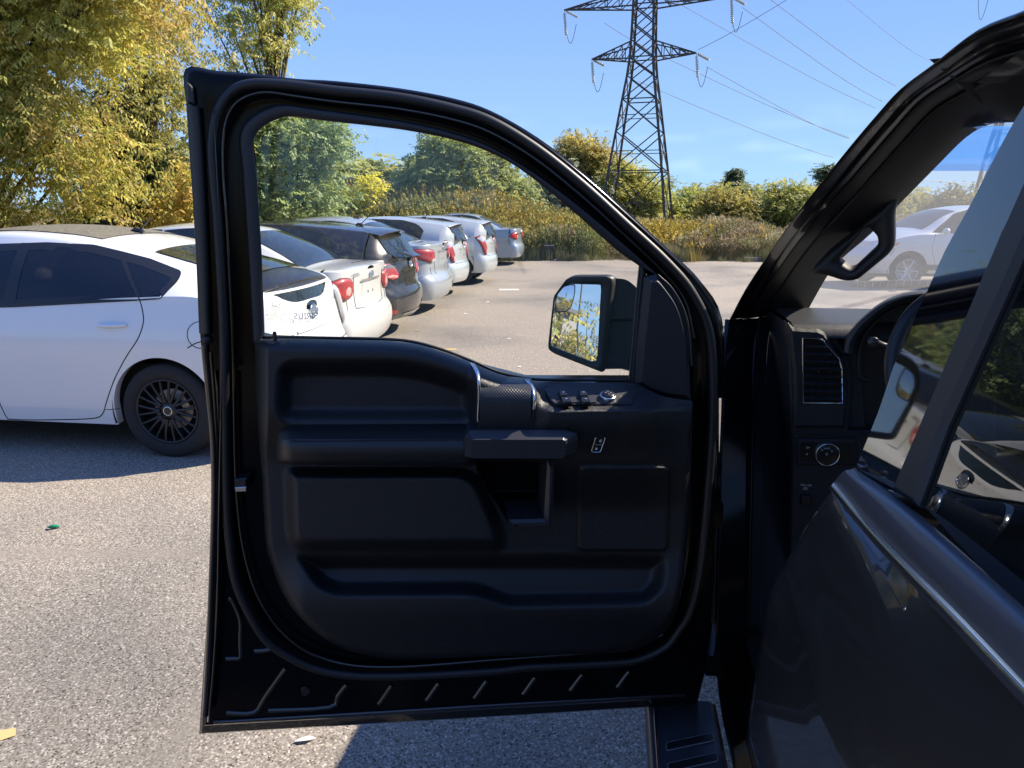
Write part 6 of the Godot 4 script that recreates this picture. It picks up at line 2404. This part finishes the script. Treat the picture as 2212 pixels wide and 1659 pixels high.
	grow("maple_tree", "olive shrub between the pylon's legs", hedge, at(1425, 470, 53.0) * Vector3(1, 0, 1), .12,
		[[Vector3(0, 1.8, 0), Vector3(1.9, 1.5, 1.4), 44]], 110, 1.5, olive, small, .42)
	var words := ["right of the pylon", "second right of the pylon", "third right of the pylon", "below the small pointed treetop", "right of the pointed treetop", "midway to the pillar", "beyond the midway one", "second last before the pillar", "last before the pillar", "seen inside the windscreen's edge", "behind the silver crossover's bonnet", "behind the silver crossover's roof", "right behind the crossover"]
	var kinds := ["olive", "yellow-green", "golden olive", "dark olive"]
	for i in 13:
		var px := 1482.0 + i * 41.0 if i < 9 else 1870.0 + (i - 9) * 95.0
		var d := 54.0 + 5.0 * sin(i * 2.1)
		var h: float = [2.9, 3.3, 2.7, 3.2, 3.0, 3.3, 2.8, 3.0, 3.1, 3.0, 3.0, 2.8, 3.2][i]
		var kind: int = [0, 1, 2, 3, 2, 1, 2, 0, 3, 1, 0, 2, 1][i]
		grow("hedge_tree", "%s tree of the far hedge, %s" % [kinds[kind], words[i]], hedge, at(px, 460, d) * Vector3(1, 0, 1), .13,
			[[Vector3(0, h * .48, 0), Vector3(1.7, h * .46, 1.2), 40], [Vector3(1.4, h * .36, .4), Vector3(1.3, h * .36, .9), 24]], 105, 1.45, [olive, [Color(.25, .25, .06), Color(.2, .22, .06), Color(.28, .25, .06)], [Color(.27, .23, .05), Color(.22, .2, .05), Color(.2, .17, .05)], [Color(.11, .13, .04), Color(.15, .16, .05)]][kind], small, .42)
	grow("pine_tree", "small pointed dark treetop standing over the far hedge", hedge, at(1580, 450, 75.0) * Vector3(1, 0, 1), .1,
		[[Vector3(0, 3.4, 0), Vector3(1.2, 1.0, 1.0), 20], [Vector3(0, 4.3, 0), Vector3(.5, .7, .5), 12], [Vector3(.1, 4.9, 0), Vector3(.2, .3, .2), 5]], 36, .8, dark, clump, .2)
	grow("pine_tree", "dark treetop half hidden by the truck's pillar", hedge, at(1782, 450, 70.0) * Vector3(1, 0, 1), .1,
		[[Vector3(0, 4.8, 0), Vector3(.6, .8, .5), 14], [Vector3(.2, 3.4, 0), Vector3(.7, 1.2, .6), 14]], 36, 1.0, dark, clump, .26)
	# behind the eye, seen in the mirror
	grow("bank_shrub", "leafy shrub on the sandy bank, seen in the door mirror", "shrubs behind the lot, seen in the mirror", Vector3(-.9, .15, 5.4), .03,
		[[Vector3(0, 1.0, 0), Vector3(.9, .9, .6), 22]], 14, .6, [Color(.3, .3, .09), Color(.2, .25, .09), Color(.36, .3, .07)], ash, .25)
	grow("bank_shrub", "taller thin shrub with bare twigs, seen in the door mirror", "shrubs behind the lot, seen in the mirror", Vector3(-2.0, .3, 6.2), .035,
		[[Vector3(0, 1.5, 0), Vector3(.8, 1.3, .6), 16]], 10, .6, [Color(.24, .27, .1), Color(.3, .28, .08)], ash, .3)
	grow("bank_shrub", "yellowing shrub at the edge of the mirrored bank", "shrubs behind the lot, seen in the mirror", Vector3(.4, .2, 5.9), .03,
		[[Vector3(0, .9, 0), Vector3(.9, .8, .6), 20]], 16, .6, [Color(.4, .32, .06), Color(.3, .28, .08)], ash, .25)

func scatter(called: String, label: String, cat: String, mesh: Mesh, m: Material, n: int, where: Callable, tones: Array, size: Callable) -> void:
	var k := Copies.new()
	for i in n:
		var p: Vector3 = where.call()
		p.y = maxf(field_height(p.x, p.z), -.02)
		var c: Color = tones[rng.randi() % tones.size()].lerp(tones[rng.randi() % tones.size()], rng.randf()) * rng.randf_range(.75, 1.2)
		c.a = 1.0
		k.add(Transform3D(Basis(Vector3.UP, rng.randf() * TAU).scaled(Vector3.ONE * size.call(p)), p), c)
	tag(put_copies(self, called, k, mesh, m), label, cat, "", "stuff")

func build_field() -> void:
	var tuft := blade_mesh(16, .5, .35, .006, 0, 3)
	var dry := blade_mesh(18, 1.0, .5, .007, 14, 4)
	var plume := blade_mesh(10, 1.0, .4, .01, 10, 6)
	var straw := [Color(.3, .25, .13), Color(.24, .2, .1), Color(.36, .3, .17), Color(.2, .19, .08)]
	var rust := [Color(.33, .25, .15), Color(.26, .2, .11), Color(.4, .31, .19), Color(.25, .24, .1), Color(.2, .22, .08)]
	var grass := [Color(.14, .17, .05), Color(.2, .2, .07), Color(.24, .22, .09), Color(.12, .15, .05)]
	var gold := [Color(.42, .31, .05), Color(.34, .27, .06), Color(.28, .26, .06), Color(.46, .34, .05)]
	scatter("verge_grass", "green and yellow grass fringing the far edge of the lot", "grass", tuft, M.straw, 3600, func():
		var x := rng.randf_range(-9, 26)
		return Vector3(x, 0, -lot_edge(x) + .25 - absf(rng.randfn()) * 1.5 * (.6 + .5 * sin(x * 2.1)) - .25 * rng.randf()), grass + straw, func(p): return rng.randf_range(.3, .85) * (1.0 + .5 * sin(p.x * 1.7)))
	scatter("dry_grass", "tall dry brownish grass and weeds filling the field beyond the lot", "dry grass", dry, M.straw, 7600, func():
		var x := rng.randf_range(-2, 30)
		return Vector3(x, 0, -lot_edge(x) - .5 - pow(rng.randf(), 1.4) * 15.0), rust, func(p): return rng.randf_range(.35, .75) * (.75 + .6 * sin(p.x * 1.1 + .6 * sin(p.z)) * sin(p.x * .37 + p.z * .5)) + .12)
	scatter("straw_grass", "pale olive grass covering the bank behind the parked cars", "grass", dry, M.straw, 5200, func():
		var x := rng.randf_range(-10, 3)
		return Vector3(x, 0, -lot_edge(x) - .2 - rng.randf() * 13.0), [Color(.27, .28, .09), Color(.3, .28, .1), Color(.2, .24, .08)], func(p): return rng.randf_range(.5, 1.0))
	scatter("goldenrod", "yellow goldenrod in flower on the bank behind the cars", "goldenrod", plume, M.straw, 2600, func():
		var k := rng.randi() % 4
		var c: Vector3 = [Vector3(-2.6, 0, -28.5), Vector3(-6.0, 0, -21), Vector3(.4, 0, -26), Vector3(-2.4, 0, -30)][k]
		var s: Vector3 = [Vector3(1.9, 0, 1.2), Vector3(1.5, 0, 1.2), Vector3(1.3, 0, .7), Vector3(1.2, 0, .9)][k]
		return c + Vector3(rng.randfn() * s.x, 0, rng.randfn() * s.z), gold, func(p): return rng.randf_range(.7, 1.15))
	scatter("goldenrod", "yellow goldenrod between the pylon's foot and the lot", "goldenrod", plume, M.straw, 260, func():
		return Vector3(5.4 + rng.randfn() * 1.1, 0, -27.0 + rng.randfn() * 1.2), gold, func(p): return rng.randf_range(.6, 1.05))
	scatter("goldenrod", "orange-yellow weeds under the ash, over the white hatchback's roof", "goldenrod", plume, M.straw, 900, func():
		return Vector3(-6.3 + rng.randfn() * 1.1, 0, -13.2 + rng.randfn() * .7), [Color(.5, .34, .04), Color(.45, .3, .05), Color(.42, .36, .07)], func(p): return rng.randf_range(.6, 1.0))
	scatter("low_weeds", "leafy green undergrowth below the big ash", "undergrowth", sprig_mesh(12, .16, .05, .2), M.leaf, 5000, func():
		return Vector3(-8.4 + rng.randfn() * 2.2, 0, -10.2 + rng.randfn() * .9), [Color(.2, .23, .06), Color(.15, .19, .05), Color(.28, .27, .06)], func(p): return rng.randf_range(1.0, 2.6))
	scatter("bank_grass", "grass on the sandy bank that the mirror shows", "grass", dry, M.straw, 900, func():
		return Vector3(rng.randf_range(-6, 4), 0, rng.randf_range(5.4, 9.0)), [Color(.36, .28, .1), Color(.3, .26, .1), Color(.24, .24, .09)], func(p): return rng.randf_range(.3, .7))

func build_small_things() -> void:
	# painted marks of the bays
	for q in [["faded yellow bay line near the bottom left corner of the photo", -6, 1578, 34, 1572, 34, 1588, -6, 1602, "paint_yellow"], ["short worn white bay line on the asphalt before the pale hatchback", 1078, 624, 1121, 624, 1121, 627, 1078, 627, "paint_line"], ["worn orange dash of paint on the asphalt above the door trim", 956, 753, 986, 753, 986, 756, 956, 756, "paint_yellow"]]:
		var m := MB.new()
		var p := []
		for i in 4:
			p.append(on_ground(q[1 + i * 2], q[2 + i * 2], .004))
		m.quad(p[0], p[1], p[2], p[3])
		tag(part(self, "bay_line", m, M[q[9]]), q[0], "painted line", "", "structure")
	# litter and leaves
	var leafp := on_ground(657, 1603)
	var lm := MB.new()
	lm.grid([PackedVector3Array([Vector3(-.03, .006, .004), Vector3(-.01, .01, -.008), Vector3(.015, .014, -.012), Vector3(.034, .006, -.012)]), PackedVector3Array([Vector3(-.03, .006, .004), Vector3(-.008, .007, .002), Vector3(.014, .008, -.002), Vector3(.034, .006, -.012)]), PackedVector3Array([Vector3(-.03, .006, .004), Vector3(-.006, .012, .01), Vector3(.018, .013, .006), Vector3(.034, .006, -.012)])])
	tag(part(self, "fallen_leaf", lm, M.paper, Transform3D(Basis(), leafp)), "pale dead leaf on the asphalt under the open door", "leaf")
	var gp := on_ground(117, 1142)
	var gm := MB.new()
	gm.tube(PackedVector3Array([Vector3(-.03, .008, 0), Vector3(-.005, .016, .01), Vector3(.012, .012, -.006), Vector3(.03, .008, .0)]), PackedFloat32Array([.004, .011, .009, .003]), 6)
	tag(part(self, "plastic_scrap", gm, M.green_plastic, Transform3D(Basis(), gp)), "small green plastic scrap on the sunlit asphalt at the left", "litter")
	for q in [["white scrap of litter between the dark hatchback and the aisle", 1054, 653, .03], ["small white scrap in the aisle below the worn line", 1005, 678, .025], ["white scrap beside the mirror's lower edge", 1100, 732, .02], ["white crumb above the woven door trim", 1122, 793, .018], ["white litter at the foot of the weeds by the last saloon", 1168, 562, .12], ["pale litter at the weeds' edge right of the post", 1200, 563, .1]]:
		var p := on_ground(q[1], q[2])
		var m := MB.new()
		var s: float = q[3]
		m.grid([PackedVector3Array([Vector3(-s, .004, -s * .5), Vector3(0, .004 + s * .4, -s * .7), Vector3(s, .005, -s * .4)]), PackedVector3Array([Vector3(-s * .8, .004, s * .5), Vector3(.1 * s, .004 + s * .25, s * .6), Vector3(s * 1.1, .004, s * .4)])])
		tag(part(self, "litter", m, M.paper, Transform3D(Basis(), p)), q[0], "litter", "scraps of litter on the lot")
	# a dark stub post at the weeds
	var post := thing("stub_post", "dark square stub post standing in the weeds beside the last saloon", "post", Transform3D(Basis(), on_ground(1186, 562)))
	var pm := MB.new()
	pm.box(Vector3(0, .22, 0), Vector3(.26, .46, .26))
	part(post, "post", pm, M.dark_plastic)
	pm = MB.new()
	pm.box(Vector3(0, .46, 0), Vector3(.3, .03, .3))
	part(post, "post_cap", pm, M.concrete)
	# low kerb stones at the lot's far side
	for i in 4:
		var x := 8.0 + i * 2.1
		var km := MB.new()
		km.box(Vector3(0, .06, 0), Vector3(1.7, .13, .16))
		tag(part(self, "kerb_stone", km, M.concrete, Transform3D(Basis(Vector3.UP, .04 * i), Vector3(x, 0, -lot_edge(x) - .05))), "weathered kerb stone at the far edge of the lot, number %s from the door frame" % ["one", "two", "three", "four"][i], "kerb stone", "kerb stones at the far edge")
	# chain-link fence behind the bank
	var fence := thing("chain_link_fence", "grey chain-link fence on the bank, seen between the trees in the door window", "fence", Transform3D(Basis(), at(800, 430, 31.0) * Vector3(1, 0, 1) + Vector3(0, 1.2, 0)))
	for i in 5:
		var m := MB.new()
		m.tube(PackedVector3Array([Vector3(-2.4 + i * 1.2, -.4, -.25 * i), Vector3(-2.4 + i * 1.2, 1.75 - .12 * i, -.25 * i)]), .035, 6)
		part(fence, "fence_post", m, M.fence_wire)
	var rail := MB.new()
	rail.tube(PackedVector3Array([Vector3(-2.4, 1.72, 0), Vector3(2.4, 1.24, -1.0)]), .028, 6)
	part(fence, "top_rail", rail, M.fence_wire)
	var net := MB.new()
	for i in 34:
		for s in [1.0, -1.0]:
			var x0 := -2.4 + i * .14
			var x1 := clampf(x0 + s * 1.5, -2.4, 2.4)
			var h: float = absf(x1 - x0)
			net.tube(PackedVector3Array([Vector3(x0, 1.7 - (x0 + 2.4) * .1, -(x0 + 2.4) * .208), Vector3(x1, 1.7 - (x0 + 2.4) * .1 - h, -(x1 + 2.4) * .208)]), .006, 3, false, 1.0, false)
	tag(part(fence, "wire_mesh", net, M.fence_wire), "", "", "", "stuff")
	# what the mirror shows: sandy bank, a leaning pole and a pale shed
	var sand := MB.new()
	var rows := []
	for j in 10:
		var row := PackedVector3Array()
		for i in 18:
			var x := -9.0 + i * .9
			var z := 5.3 + j * .6
			row.append(Vector3(x, field_height(x, z) + .03 * sin(x * 3.0 + z * 2.0) + .012, z))
		rows.append(row)
	sand.grid(rows)
	tag(part(self, "sandy_bank", sand, M.sand), "", "", "", "structure")
	var pole := MB.new()
	pole.tube(PackedVector3Array([Vector3.ZERO, Vector3(.5, 4.5, .1)]), PackedFloat32Array([.05, .035]), 8)
	tag(part(self, "bare_sapling", pole, M.bark, Transform3D(Basis(), Vector3(-1.6, .6, 7.2))), "leaning bare grey stem seen in the door mirror", "sapling")
	for k in 3:
		var tw := MB.new()
		tw.tube(PackedVector3Array([Vector3.ZERO, Vector3(.2 - .3 * k, 1.2, .1), Vector3(.5 - .5 * k, 2.6, .2)]), PackedFloat32Array([.018, .012, .005]), 6)
		tag(part(self, "bare_sapling", tw, M.bark, Transform3D(Basis(), Vector3(-.5 - .5 * k, .5, 6.4))), "thin bare twig in the door mirror, %s of the leaning stem" % ["well to one side", "a little to one side", "just in front"][k], "sapling", "bare twigs in the mirror")
	var shed := thing("shed", "low pale shed far behind the lot, seen in the door mirror", "shed", Transform3D(Basis(), Vector3(-8.0, .9, 26)))
	var sm := MB.new()
	sm.box(Vector3(0, 1.1, 0), Vector3(7, 2.2, 5))
	part(shed, "wall", sm, M.pale_wall)
	sm = MB.new()
	sm.box(Vector3(0, 2.3, 0), Vector3(7.5, .16, 5.5))
	part(shed, "roof", sm, M.fence_wire)
